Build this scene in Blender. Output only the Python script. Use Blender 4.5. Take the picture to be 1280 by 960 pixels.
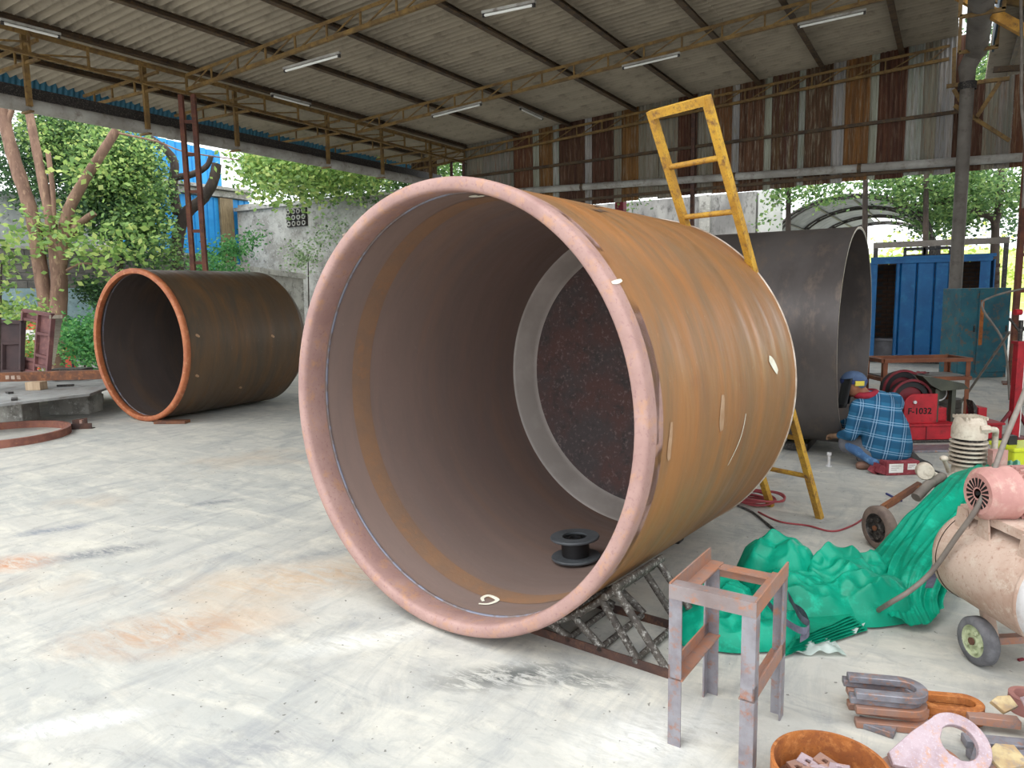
import bpy, math, random
from mathutils import Vector, Matrix, noise
random.seed(7)
for o in list(bpy.data.objects): bpy.data.objects.remove(o, do_unlink=True)
SC = bpy.context.scene
COL = SC.collection
V = Vector
PI = math.pi

# ------------------------------------------------------------------ camera
F, CX, CY, H = 900.0, 640.0, 480.0, 1.55
YAW, PIT, ROLL = math.radians(31.35), math.radians(7.28), math.radians(1.0)
FWD = V((-math.sin(YAW)*math.cos(PIT), math.cos(YAW)*math.cos(PIT), -math.sin(PIT)))
R0 = V((math.cos(YAW), math.sin(YAW), 0)); F0 = V((-math.sin(YAW), math.cos(YAW), 0)); Z = V((0, 0, 1))
U0 = R0.cross(FWD)
CR = R0*math.cos(ROLL) - U0*math.sin(ROLL)
CU = U0*math.cos(ROLL) + R0*math.sin(ROLL)
EYE = V((0, 0, H))
cam = bpy.data.cameras.new('camera'); cam.sensor_width = 36; cam.lens = F/1280*36
cam.clip_start = .05; cam.clip_end = 300
cam_o = bpy.data.objects.new('camera', cam); COL.objects.link(cam_o)
M = Matrix((CR, CU, -FWD)).transposed().to_4x4(); M.translation = EYE
cam_o.matrix_world = M
SC.camera = cam_o

# ------------------------------------------------------------------ light: overcast sky, soft high sun
SC.view_settings.view_transform = 'Standard'; SC.view_settings.look = 'None'
SC.view_settings.gamma = 1.0; SC.view_settings.use_curve_mapping = False
SC.view_settings.exposure = 1.45
W = bpy.data.worlds.new('overcast'); SC.world = W; W.use_nodes = True
bg = W.node_tree.nodes['Background']; bg.inputs[0].default_value = (.93, .97, 1.0, 1); bg.inputs[1].default_value = 1.0
sun = bpy.data.lights.new('sun', 'SUN'); sun.energy = .45; sun.angle = math.radians(40); sun.color = (1, .97, .9)
sun_o = bpy.data.objects.new('sun', sun); COL.objects.link(sun_o)
sun_o.rotation_euler = V((-.25, -.55, 1)).to_track_quat('Z', 'Y').to_euler()

# ------------------------------------------------------------------ pixel -> point helpers
def ray(x, y): return FWD + CR*((x-CX)/F) - CU*((y-CY)/F)
def G(x, y, z=0.0):
    r = ray(x, y); return EYE + r*((z-H)/r.z)
def AX(x, y, X):
    r = ray(x, y); return EYE + r*(X/r.x)
def AY(x, y, Y):
    r = ray(x, y); return EYE + r*(Y/r.y)
def DP(x, y, d): return EYE + ray(x, y)*d          # d: distance along the view axis
def loc(o, a, b, c): return o + R0*a + F0*b + Z*c   # ground frame seen from the front

# ------------------------------------------------------------------ materials
def S(r, g, b):
    f = lambda c: (c/255/12.92) if c/255 <= .04045 else ((c/255+.055)/1.055)**2.4
    return (f(r), f(g), f(b), 1)
MATS = {}
def mat(name, c1, c2=None, c3=None, rough=.6, metal=0.0, scale=4.0, stretch=(1, 1, 1), bump=.15, bscale=40, spec=.4, lo=.4, hi=.6, fine=None, trans=0.0):
    if name in MATS: return MATS[name]
    m = bpy.data.materials.new(name); m.use_nodes = True; nt = m.node_tree; N = nt.nodes; L = nt.links
    b = N['Principled BSDF']; b.inputs['Roughness'].default_value = rough; b.inputs['Metallic'].default_value = metal
    b.inputs['Specular IOR Level'].default_value = spec
    if c2 is None:
        b.inputs['Base Color'].default_value = c1
        colour = None
    else:
        tc = N.new('ShaderNodeTexCoord'); mp = N.new('ShaderNodeMapping'); mp.inputs['Scale'].default_value = stretch
        L.new(tc.outputs['Object'], mp.inputs[0])
        def nz(sc, det=6, rg=.6):
            n = N.new('ShaderNodeTexNoise'); n.inputs['Scale'].default_value = sc; n.inputs['Detail'].default_value = det
            n.inputs['Roughness'].default_value = rg; L.new(mp.outputs[0], n.inputs['Vector']); return n.outputs[0]
        def ramp(src, a, z_):
            r = N.new('ShaderNodeMapRange'); r.inputs[1].default_value = a; r.inputs[2].default_value = z_
            L.new(src, r.inputs[0]); return r.outputs[0]
        def mix(fac, A, B):
            x = N.new('ShaderNodeMix'); x.data_type = 'RGBA'; L.new(fac, x.inputs[0])
            for k, q in ((6, A), (7, B)):
                if isinstance(q, tuple): x.inputs[k].default_value = q
                else: L.new(q, x.inputs[k])
            return x.outputs[2]
        colour = mix(ramp(nz(scale), lo, hi), c1, c2)
        if c3: colour = mix(ramp(nz(scale*2.7+1.3, 8, .7), .52, .68), colour, c3)
        if fine: colour = mix(ramp(nz(scale*12, 4, .7), .55, .72), colour, fine)
        L.new(colour, b.inputs['Base Color'])
        if bump:
            bn = N.new('ShaderNodeBump'); bn.inputs['Strength'].default_value = bump; bn.inputs['Distance'].default_value = .01
            L.new(nz(bscale, 5), bn.inputs['Height']); L.new(bn.outputs[0], b.inputs['Normal'])
    if trans:
        t = N.new('ShaderNodeBsdfTranslucent'); ms = N.new('ShaderNodeMixShader'); ms.inputs[0].default_value = trans
        if colour: L.new(colour, t.inputs[0])
        else: t.inputs[0].default_value = c1
        L.new(b.outputs[0], ms.inputs[1]); L.new(t.outputs[0], ms.inputs[2]); L.new(ms.outputs[0], N['Material Output'].inputs[0])
    MATS[name] = m
    return m

rust = mat('rust', S(122, 78, 52), S(92, 62, 50), S(150, 96, 60), scale=5, rough=.75, fine=S(80, 58, 48))
rust_dark = mat('rust_dark', S(84, 58, 48), S(60, 45, 42), S(104, 72, 55), scale=6, rough=.75)
rust_orange = mat('rust_orange', S(172, 104, 50), S(140, 82, 44), S(190, 124, 70), scale=9, rough=.8, fine=S(120, 74, 44), bump=.3)
frame_yellow = mat('frame_yellow', S(134, 106, 60), S(106, 84, 52), S(88, 62, 42), scale=5, rough=.7)
purlin_m = mat('purlin', S(84, 68, 50), S(62, 50, 40), S(104, 78, 48), scale=4, rough=.75)
column_m = mat('column_rust', S(112, 66, 52), S(84, 52, 44), S(120, 84, 52), scale=4, rough=.75)
roof_m = mat('roof_sheet', S(158, 148, 132), S(144, 135, 121), S(128, 119, 106), scale=.8, rough=.9, bump=.1, spec=.1)
gutter_m = mat('gutter', S(168, 166, 160), S(140, 136, 130), S(120, 112, 104), scale=2, rough=.7)
bluesheet = mat('blue_sheet', S(52, 108, 132), S(40, 90, 116), scale=2, rough=.55)
rim_m = mat('rim', S(170, 138, 130), S(148, 116, 110), S(174, 132, 104), scale=5, rough=.6, fine=S(138, 104, 102), bump=.1, lo=.3, hi=.7)
mill = mat('mill_scale', S(92, 86, 84), S(78, 72, 70), S(104, 92, 84), scale=2.2, stretch=(1, .5, .5), rough=.42, metal=.35, bump=.05)
steel = mat('angle_steel', S(146, 144, 150), S(126, 120, 126), S(156, 110, 90), scale=9, rough=.5, metal=.35, bump=.1)
steel_r = mat('angle_rust', S(148, 118, 106), S(160, 112, 88), S(124, 112, 112), scale=10, rough=.6, metal=.15)
steel_blue = mat('cut_steel', S(138, 138, 146), S(116, 112, 118), S(164, 118, 92), scale=12, rough=.5, metal=.3)
plate_pale = mat('plate_pale', S(172, 154, 160), S(152, 132, 138), S(180, 134, 104), scale=12, rough=.55, metal=.1, fine=S(186, 178, 186))
dark_steel = mat('dark_steel', S(58, 54, 52), S(44, 42, 42), S(120, 112, 104), scale=18, rough=.5, metal=.3)
yellow = mat('ladder_yellow', S(200, 156, 56), S(172, 128, 50), S(118, 84, 58), scale=7, rough=.6, fine=S(96, 68, 52))
tarp_m = mat('tarp_green', S(6, 154, 124), S(3, 132, 104), S(20, 174, 142), scale=3, rough=.42, bump=.5, bscale=9, spec=.3, trans=.06)
tarp_d = mat('tarp_green_folds', S(8, 138, 108), S(4, 112, 86), scale=6, rough=.45, bump=.2, bscale=30)
webbing = mat('webbing', S(104, 104, 120), S(82, 82, 98), scale=20, rough=.8)
plastic = mat('clear_plastic', S(214, 224, 220), S(190, 206, 200), scale=10, rough=.25, trans=.4, bump=.4, bscale=18)
primer = mat('dusty_primer', S(190, 168, 154), S(172, 144, 128), S(200, 184, 170), scale=5, rough=.8, fine=S(156, 124, 108))
pink = mat('dusty_pink', S(192, 146, 138), S(170, 124, 118), S(188, 158, 146), scale=6, rough=.7)
silver = mat('silver_paint', S(206, 204, 204), S(190, 188, 188), S(170, 160, 154), scale=5, rough=.45, metal=.2)
cream = mat('dusty_cream', S(206, 196, 180), S(184, 170, 154), S(160, 146, 130), scale=9, rough=.75)
black = mat('black', S(32, 32, 34), S(24, 24, 26), scale=6, rough=.5)
rubber = mat('tyre', S(112, 112, 116), S(88, 88, 92), scale=14, rough=.85)
wheelpale = mat('wheel_green', S(184, 192, 158), S(160, 168, 134), S(120, 132, 96), scale=14, rough=.7)
red = mat('machine_red', S(176, 28, 40), S(150, 22, 34), S(120, 24, 30), scale=4, rough=.5)
darkred = mat('dark_red', S(120, 30, 40), S(96, 26, 34), scale=5, rough=.6)
table_m = mat('table_brown', S(132, 80, 52), S(110, 64, 44), scale=6, rough=.7)
cabin_blue = mat('cabin_blue', S(20, 104, 164), S(14, 90, 146), S(34, 116, 170), scale=2, rough=.5, bump=.05)
teal = mat('cabinet_teal', S(44, 100, 112), S(36, 84, 98), S(110, 84, 62), scale=3, rough=.6)
concrete = mat('old_concrete', S(186, 184, 177), S(146, 143, 136), S(106, 103, 98), scale=1.3, rough=.95, fine=S(202, 200, 194), bump=.4, bscale=12)
blockm = mat('block', S(120, 116, 112), S(98, 96, 94), S(136, 130, 124), scale=3, rough=.95)
mortar = mat('mortar', S(92, 90, 88), S(80, 78, 76), scale=4, rough=.95)
paleblue = mat('pale_blue_paint', S(158, 182, 190), S(136, 162, 170), S(120, 140, 140), scale=2, rough=.9)
bright_blue = mat('bright_blue_sheet', S(44, 150, 216), S(36, 136, 200), scale=2, rough=.5, bump=.05)
trunk_m = mat('bark', S(132, 104, 88), S(104, 80, 68), S(156, 128, 106), scale=4, stretch=(1, 1, .3), rough=.95, bump=.6, bscale=14)
trunk_d = mat('dark_bark', S(70, 60, 54), S(54, 47, 43), S(88, 76, 68), scale=4, stretch=(1, 1, .3), rough=.95, bump=.6, bscale=14)
white = mat('white_paint', S(226, 224, 220), S(210, 208, 202), scale=8, rough=.7)
chalk = mat('chalk', S(232, 230, 214), S(222, 216, 198), scale=20, rough=.9)
brickd = mat('dark_brick', S(118, 92, 76), S(96, 74, 62), scale=5, rough=.95)
wood = mat('raw_wood', S(186, 164, 138), S(166, 142, 116), scale=4, stretch=(4, 4, .4), rough=.8)
greybrown = mat('hose_grey', S(128, 120, 112), S(108, 100, 94), scale=9, rough=.6)
cable_red = mat('cable_red', S(164, 74, 78), S(140, 58, 64), scale=9, rough=.6)
lime = mat('lime_plastic', S(196, 206, 40), S(180, 190, 34), scale=4, rough=.4)
skin = mat('skin', S(146, 96, 72), S(128, 82, 60), scale=8, rough=.6)
denim = mat('denim', S(84, 126, 168), S(60, 92, 132), S(110, 150, 186), scale=7, rough=.9)
trousers_m = mat('grey_trousers', S(104, 104, 108), S(84, 84, 90), scale=5, rough=.9)
lamp_white = mat('lamp_tube', S(226, 226, 222), rough=.35)
def leafmat(n, a, b, c):
    m = bpy.data.materials.new(n); m.use_nodes = True; N = m.node_tree.nodes; L = m.node_tree.links; MATS[n] = m
    g = N.new('ShaderNodeNewGeometry'); r = N.new('ShaderNodeValToRGB'); e = r.color_ramp.elements
    e[0].position = 0; e[0].color = S(*[int(q*.72) for q in b]); e[1].position = 1; e[1].color = S(*c)
    for p, q in ((.3, b), (.62, a)): x = e.new(p); x.color = S(*q)
    L.new(g.outputs['Random Per Island'], r.inputs[0])
    b_ = N['Principled BSDF']; b_.inputs['Roughness'].default_value = .5; b_.inputs['Specular IOR Level'].default_value = .3; L.new(r.outputs[0], b_.inputs['Base Color'])
    t = N.new('ShaderNodeBsdfTranslucent'); ms = N.new('ShaderNodeMixShader'); ms.inputs[0].default_value = .4
    L.new(r.outputs[0], t.inputs[0]); L.new(b_.outputs[0], ms.inputs[1]); L.new(t.outputs[0], ms.inputs[2]); L.new(ms.outputs[0], N['Material Output'].inputs[0])
    return m
leaf_mid = leafmat('leaf_mid', (116, 150, 88), (92, 128, 76), (154, 178, 106))
leaf_dark = leafmat('leaf_dark', (80, 114, 74), (62, 92, 64), (104, 138, 86))
leaf_light = leafmat('leaf_light', (156, 186, 104), (128, 164, 92), (194, 206, 124))
leaf_fern = leafmat('leaf_fern', (96, 158, 92), (76, 136, 80), (124, 176, 100))
leaf_pale = leafmat('leaf_pale', (170, 192, 150), (140, 170, 120), (190, 204, 170))
leaf_sun = leafmat('leaf_sun', (196, 208, 116), (170, 188, 92), (214, 218, 150))

# ------------------------------------------------------------------ mesh builder
class MB:
    def __init__(s): s.v = []; s.f = []
    def add(s, vs, fs):
        n = len(s.v); s.v += [tuple(v) for v in vs]; s.f += [tuple(i+n for i in f) for f in fs]; return s
    def box(s, c, sz, rot=None):
        c = V(c); r = rot if rot else Matrix.Identity(3)
        vs = [c + r @ V((sx*sz[0]/2, sy*sz[1]/2, sc*sz[2]/2)) for sx in (-1, 1) for sy in (-1, 1) for sc in (-1, 1)]
        return s.add(vs, [(0, 1, 3, 2), (4, 6, 7, 5), (0, 4, 5, 1), (2, 3, 7, 6), (0, 2, 6, 4), (1, 5, 7, 3)])
    def bar(s, p, q, w, h, up=Z):
        p = V(p); q = V(q); d = (q-p).normalized(); up = V(up)
        if abs(d.dot(up)) > .98: up = V((1, 0, 0)) if abs(d.x) < .9 else V((0, 1, 0))
        a = d.cross(up).normalized(); b = a.cross(d)
        poly = [a*(-w/2)+b*(-h/2), a*(w/2)+b*(-h/2), a*(w/2)+b*(h/2), a*(-w/2)+b*(h/2)]
        return s.extr([p+x for x in poly], q-p)
    def extr(s, poly, vec):
        n = len(poly); vec = V(vec); vs = [V(p) for p in poly] + [V(p)+vec for p in poly]
        return s.add(vs, [tuple(range(n-1, -1, -1)), tuple(range(n, 2*n))] + [(i, (i+1) % n, n+(i+1) % n, n+i) for i in range(n)])
    def angle(s, p, q, a, t, d1, d2):
        p = V(p); d1 = V(d1).normalized(); d2 = V(d2).normalized()
        poly = [p, p+d1*a, p+d1*a+d2*t, p+d1*t+d2*t, p+d1*t+d2*a, p+d2*a]
        return s.extr(poly, V(q)-p)
    def tube(s, pts, r, seg=8, cap=True, closed=False):
        pts = [V(p) for p in pts]; n = len(pts); rs = r if isinstance(r, (list, tuple)) else [r]*n
        vs = []; prev = None
        for i, p in enumerate(pts):
            if closed: d = (pts[(i+1) % n]-pts[i-1]).normalized()
            else: d = (pts[min(i+1, n-1)]-pts[max(i-1, 0)]).normalized()
            if prev is None:
                prev = d.cross(Z if abs(d.z) < .9 else V((1, 0, 0))).normalized()
            a = (prev - d*prev.dot(d)).normalized(); prev = a; b = d.cross(a)
            for k in range(seg):
                t = 2*PI*k/seg; vs.append(p + (a*math.cos(t)+b*math.sin(t))*rs[i])
        fs = []
        for i in range(n if closed else n-1):
            for k in range(seg):
                j = (i+1) % n
                fs.append((i*seg+k, i*seg+(k+1) % seg, j*seg+(k+1) % seg, j*seg+k))
        if cap and not closed: fs += [tuple(range(seg-1, -1, -1)), tuple(range((n-1)*seg, n*seg))]
        return s.add(vs, fs)
    def lathe(s, prof, o, ax, seg=32, loop=False, cap=False, a0=0.0, a1=2*PI):
        o = V(o); ax = V(ax).normalized(); u = ax.cross(Z if abs(ax.z) < .9 else V((1, 0, 0))).normalized(); w = ax.cross(u)
        full = abs(a1-a0-2*PI) < 1e-6; n = len(prof); m = seg if full else seg+1; vs = []
        for k in range(m):
            t = a0+(a1-a0)*k/seg; d = u*math.cos(t)+w*math.sin(t)
            for (x, r) in prof: vs.append(o+ax*x+d*r)
        fs = []
        for k in range(seg):
            k2 = (k+1) % m
            for i in range(n if loop else n-1):
                j = (i+1) % n; fs.append((k*n+i, k2*n+i, k2*n+j, k*n+j))
        if cap: fs += [tuple(k*n for k in range(m)), tuple(k*n+n-1 for k in range(m-1, -1, -1))]
        return s.add(vs, fs)
    def ring(s, outer, inner, vec):           # plate with a hole: two loops of equal count
        n = len(outer); vec = V(vec)
        vs = [V(p) for p in outer]+[V(p) for p in inner]; vs += [p+vec for p in vs]
        fs = []
        for i in range(n):
            j = (i+1) % n
            fs += [(i, n+i, n+j, j), (2*n+i, 2*n+j, 3*n+j, 3*n+i), (i, j, 2*n+j, 2*n+i), (n+i, 3*n+i, 3*n+j, n+j)]
        return s.add(vs, fs)
    def ball(s, c, r, rot=None, seg=16, rings=10):
        c = V(c); r = (r, r, r) if not isinstance(r, (tuple, list)) else r; vs = []; fs = []
        m = rot if rot else Matrix.Identity(3)
        for i in range(rings+1):
            t = PI*i/rings
            for k in range(seg):
                p = 2*PI*k/seg; vs.append(c+m @ V((r[0]*math.sin(t)*math.cos(p), r[1]*math.sin(t)*math.sin(p), r[2]*math.cos(t))))
        for i in range(rings):
            for k in range(seg): fs.append((i*seg+k, (i+1)*seg+k, (i+1)*seg+(k+1) % seg, i*seg+(k+1) % seg))
        return s.add(vs, fs)
    def caps(s, p, q, r1, r2, n=5):           # tapered limb
        p = V(p); q = V(q)
        for i in range(n+1):
            t = i/n; s.ball(p.lerp(q, t), r1+(r2-r1)*t, seg=12, rings=8)
        return s.tube([p, q], [r1, r2], 12)
    def grid(s, fn, nu, nv):
        vs = [fn(i/nu, j/nv) for i in range(nu+1) for j in range(nv+1)]; w = nv+1
        return s.add(vs, [(i*w+j, (i+1)*w+j, (i+1)*w+j+1, i*w+j+1) for i in range(nu) for j in range(nv)])
    def mesh(s, name, m, smooth=None):
        me = bpy.data.meshes.new(name); me.from_pydata(s.v, [], s.f); me.materials.append(m)
        if smooth is not None:
            me.shade_smooth()
            if smooth < 179: me.set_sharp_from_angle(angle=math.radians(smooth))
        me.update(); return me
    def build(s, name, m, parent=None, smooth=None, local=False):
        me = s.mesh(name, m, smooth); o = bpy.data.objects.new(name, me); COL.objects.link(o)
        return attach(o, parent, local)
def attach(o, parent, local=False):
    if parent:
        o.parent = parent
        if not local: o.matrix_parent_inverse = WM.get(parent.name, Matrix.Identity(4)).inverted()
    return o
WM = {}
def root(name, p=(0, 0, 0), rz=0.0, m=None):
    o = bpy.data.objects.new(name, None); COL.objects.link(o); o.empty_display_size = .1
    mw = m if m else Matrix.Translation(V(p)) @ Matrix.Rotation(rz, 4, 'Z')
    o.matrix_world = mw; WM[o.name] = mw; return o
def tag(o, label, cat, group=None):
    o['label'] = label; o['category'] = cat
    if group: o['group'] = group
    return o
def struct(o): o['kind'] = 'structure'; return o
def stuff(o): o['kind'] = 'stuff'; return o
def thing(name, label, cat, p=(0, 0, 0), rz=0.0, group=None, m=None): return tag(root(name, p, rz, m), label, cat, group)
def part(name, me, parent, matrix=None):
    o = bpy.data.objects.new(name, me); COL.objects.link(o); attach(o, parent)
    if matrix: o.matrix_basis = matrix
    return o
def bevel(o, w, seg=2):
    b = o.modifiers.new('bevel', 'BEVEL'); b.width = w; b.segments = seg; b.limit_method = 'ANGLE'; return o
def remesh(o, vox, sm=4):
    r = o.modifiers.new('remesh', 'REMESH'); r.mode = 'VOXEL'; r.voxel_size = vox; r.use_smooth_shade = True
    s_ = o.modifiers.new('smooth', 'SMOOTH'); s_.iterations = sm; s_.factor = .5; return o
def text(s_, name, m, parent, origin, right, up, size):
    cu = bpy.data.curves.new(name, 'FONT'); cu.body = s_; cu.size = size; cu.extrude = .001; cu.align_x = 'CENTER'; cu.align_y = 'CENTER'; cu.offset = size*.02
    t = bpy.data.objects.new(name+'_tmp', cu); COL.objects.link(t)
    dg = bpy.context.evaluated_depsgraph_get(); me = bpy.data.meshes.new_from_object(t.evaluated_get(dg))
    bpy.data.objects.remove(t, do_unlink=True)
    right = V(right).normalized(); up = V(up).normalized(); n = right.cross(up)
    mm = Matrix((right, up, n)).transposed().to_4x4(); mm.translation = V(origin); me.transform(mm)
    me.materials.clear(); me.materials.append(m); me.name = name
    o = bpy.data.objects.new(name, me); COL.objects.link(o); return attach(o, parent)
def catmull(pts, n=8):
    pts = [V(p) for p in pts]; out = []
    for i in range(len(pts)-1):
        p0 = pts[max(i-1, 0)]; p1 = pts[i]; p2 = pts[i+1]; p3 = pts[min(i+2, len(pts)-1)]
        for k in range(n):
            t = k/n; out.append(.5*((2*p1)+(p2-p0)*t+(2*p0-5*p1+4*p2-p3)*t*t+(3*p1-p0-3*p2+p3)*t**3))
    return out+[pts[-1]]
def foliage(blobs, n, size, seed=1, flat=.0):
    rnd = random.Random(seed); mb = MB(); tot = sum(b[1][0]*b[1][1]*b[1][2] for b in blobs)
    for c, r in blobs:
        k = max(6, int(n*r[0]*r[1]*r[2]/tot))
        # loose twigs: leaves gather in clusters
        cl = []
        for _ in range(max(3, k//14)):
            d = V((rnd.gauss(0, 1), rnd.gauss(0, 1), rnd.gauss(0, 1))).normalized()*(rnd.random()**.4)
            cl.append(V(c)+V((d.x*r[0], d.y*r[1], d.z*r[2])))
        for _ in range(k):
            q = rnd.choice(cl); p = q+V((rnd.gauss(0, 1), rnd.gauss(0, 1), rnd.gauss(0, 1)))*size*1.6
            a = V((rnd.gauss(0, 1), rnd.gauss(0, 1), rnd.gauss(0, 1)*.5-.3)).normalized()
            b = a.cross(V((rnd.gauss(0, 1), rnd.gauss(0, 1), rnd.gauss(0, 1)+flat))).normalized()
            l = size*(.6+.8*rnd.random()); w = l*.32
            mb.add([p-a*l*.5, p+b*w, p+a*l*.5, p-b*w], [(0, 1, 2, 3)])
    return mb

# ================================================================== SETTING
# ---- concrete yard floor
def floor_material():
    m = bpy.data.materials.new('yard_concrete'); m.use_nodes = True; nt = m.node_tree; N = nt.nodes; L = nt.links
    b = N['Principled BSDF']; b.inputs['Roughness'].default_value = .85; b.inputs['Specular IOR Level'].default_value = .25
    tc = N.new('ShaderNodeTexCoord')
    def mp(scale=(1, 1, 1), rot=0.0, lc=(0, 0, 0)):
        x = N.new('ShaderNodeMapping'); x.vector_type = 'TEXTURE' if lc != (0, 0, 0) else 'POINT'
        x.inputs['Scale'].default_value = scale; x.inputs['Rotation'].default_value = (0, 0, rot); x.inputs['Location'].default_value = lc
        L.new(tc.outputs['Object'], x.inputs[0]); return x.outputs[0]
    def nz(vec, sc, det=7, rg=.62, dist=0.0):
        n = N.new('ShaderNodeTexNoise'); n.inputs['Scale'].default_value = sc; n.inputs['Detail'].default_value = det
        n.inputs['Roughness'].default_value = rg; n.inputs['Distortion'].default_value = dist; L.new(vec, n.inputs['Vector']); return n.outputs[0]
    def rg(src, a, z_, lo=0.0, hi=1.0):
        r = N.new('ShaderNodeMapRange'); r.inputs[1].default_value = a; r.inputs[2].default_value = z_; r.inputs[3].default_value = lo; r.inputs[4].default_value = hi
        L.new(src, r.inputs[0]); return r.outputs[0]
    def mul(a, b_):
        x = N.new('ShaderNodeMath'); x.operation = 'MULTIPLY'; L.new(a, x.inputs[0]); L.new(b_, x.inputs[1]); return x.outputs[0]
    def mix(fac, A, B):
        x = N.new('ShaderNodeMix'); x.data_type = 'RGBA'; L.new(fac, x.inputs[0])
        for k, q in ((6, A), (7, B)):
            if isinstance(q, tuple): x.inputs[k].default_value = q
            else: L.new(q, x.inputs[k])
        return x.outputs[2]
    W1 = mp(); W2 = mp((1, 3.2, 1), math.radians(-8)); W3 = mp((3.0, 1.0, 1), math.radians(35))
    c = mix(rg(nz(W1, .5), .38, .62), S(188, 185, 177), S(172, 172, 167))
    c = mix(rg(nz(W2, 1.6, 8, .7, .6), .47, .7), c, S(203, 199, 187))
    c = mix(rg(nz(W3, 1.4, 9, .72, .8), .48, .72, 0, .8), c, S(140, 143, 145))
    c = mix(rg(nz(W2, 3.1, 9, .75, 1.0), .55, .74, 0, .6), c, S(124, 127, 130))
    c = mix(rg(nz(W1, 9, 8, .7), .5, .75, 0, .45), c, S(150, 147, 140))
    c = mix(rg(nz(W1, .75, 6, .6), .56, .72, 0, .4), c, S(190, 164, 134))
    def stain(px, py, lx, ly, ang, col, amount, sc=6.0, th=(.35, .6)):
        nonlocal c
        p = G(px, py); v = mp((lx, ly, 1), ang, (p.x, p.y, 0))
        g = N.new('ShaderNodeTexGradient'); g.gradient_type = 'SPHERICAL'; L.new(v, g.inputs[0])
        f = mul(rg(g.outputs[0], 0, .8, 0, amount), rg(nz(W2, sc, 8, .75, 1.2), th[0], th[1]))
        c = mix(f, c, col)
    view = math.pi/2+YAW
    stain(215, 790, .6, .3, view-1.35, S(176, 134, 98), .7, 4)
    stain(400, 720, .9, .35, view-1.3, S(186, 152, 116), .6, 4)
    stain(10, 705, .35, .2, view-1.4, S(180, 120, 80), .8, 8)
    stain(130, 690, .42, .14, view-1.1, S(96, 102, 112), .9, 9, (.3, .6))
    stain(70, 662, .35, .1, view-1.1, S(112, 120, 134), .8, 9)
    stain(270, 628, .3, .08, view-1.2, S(112, 116, 122), .9, 9)
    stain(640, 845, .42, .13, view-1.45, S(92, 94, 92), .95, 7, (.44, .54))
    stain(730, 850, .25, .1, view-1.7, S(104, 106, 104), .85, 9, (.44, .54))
    stain(420, 690, .5, .12, view-1.2, S(132, 136, 138), .7, 6)
    stain(300, 945, .5, .2, view-1.2, S(132, 134, 138), .7, 5)
    stain(95, 905, .3, .08, view-1.3, S(226, 226, 224), .9, 9)
    stain(820, 920, .4, .2, view-1.3, S(218, 218, 214), .8, 9)
    stain(455, 800, .45, .12, view-1.25, S(222, 222, 216), .8, 7)
    stain(920, 605, .5, .25, view-1.3, S(188, 164, 136), .6, 5)
    stain(970, 660, .6, .2, view-1.3, S(120, 126, 126), .7, 8)
    sp = rg(nz(W1, 34, 2, .5), .70, .74, 0, .75); c = mix(sp, c, S(90, 88, 84))
    L.new(c, b.inputs['Base Color'])
    bn = N.new('ShaderNodeBump'); bn.inputs['Strength'].default_value = .25; bn.inputs['Distance'].default_value = .01
    L.new(nz(W1, 25, 8, .7), bn.inputs['Height']); L.new(bn.outputs[0], b.inputs['Normal'])
    return m
fl = MB().box((-5, 20, -.1), (90, 110, .2)).build('floor', floor_material()); struct(fl)

# ---- roof of corrugated cement sheets on purlins and lattice trusses
XL, XR, YB, YF = -13.1, -.25, 15.35, 2.2
def rz_(x): return 5.10+.058*(x+10.7)          # underside of purlins' seat
ceil = struct(root('ceiling'))
PITCH = .146; NW = 7; SHW = PITCH*NW
def corr_sheet(length, pitch, nw, amp, thick=.008, per=8):
    mb = MB(); n = nw*per; W_ = pitch*nw; pts = []
    for i in range(n+1):
        y = W_*i/n; pts.append((y, amp*math.sin(2*PI*i/per)))
    vs = []
    for x in (0, length):
        for y, z_ in pts: vs.append((x, y, z_))
        for y, z_ in pts: vs.append((x, y, z_+thick))
    k = n+1; fs = []
    for i in range(n):
        fs += [(i, i+1, 2*k+i+1, 2*k+i), (k+i, 3*k+i, 3*k+i+1, k+i+1)]
    fs += [(0, 2*k, 3*k, k), (n, k+n, 3*k+n, 2*k+n)]
    for i in range(n): fs += [(i, k+i, k+i+1, i+1), (2*k+i, 2*k+i+1, 3*k+i+1, 3*k+i)]
    return mb.add(vs, fs)
cuts = [XL, -9.3, -6.3, -3.35, XR]
slope = math.atan(.058)
for r in range(4):
    x0, x1 = cuts[r], cuts[r+1]
    me = corr_sheet(x1-x0+.12, PITCH, NW, .042).mesh('roof_sheet', roof_m, 60)
    ny = int((YB+.2-YF)/SHW)+1
    for j in range(ny):
        part('roof_sheet', me, ceil, Matrix.Translation((x0, YF+j*SHW, rz_(x0)+.125+.012*r)) @ Matrix.Rotation(-slope, 4, 'Y'))
PUR = [-11.9, -10.55, -9.05, -7.69, -6.09, -4.83, -3.5, -2.32, -1.035]
for x in PUR:
    m_ = MB(); m_.angle((x, YF, rz_(x)), (x, YB, rz_(x)), .095, .012, (0, 0, 1), (1, 0, 0)); m_.bar((x+.02, YF, rz_(x)+.09), (x+.02, YB, rz_(x)+.09), .05, .012)
    m_.build('purlin', purlin_m, ceil)
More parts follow.
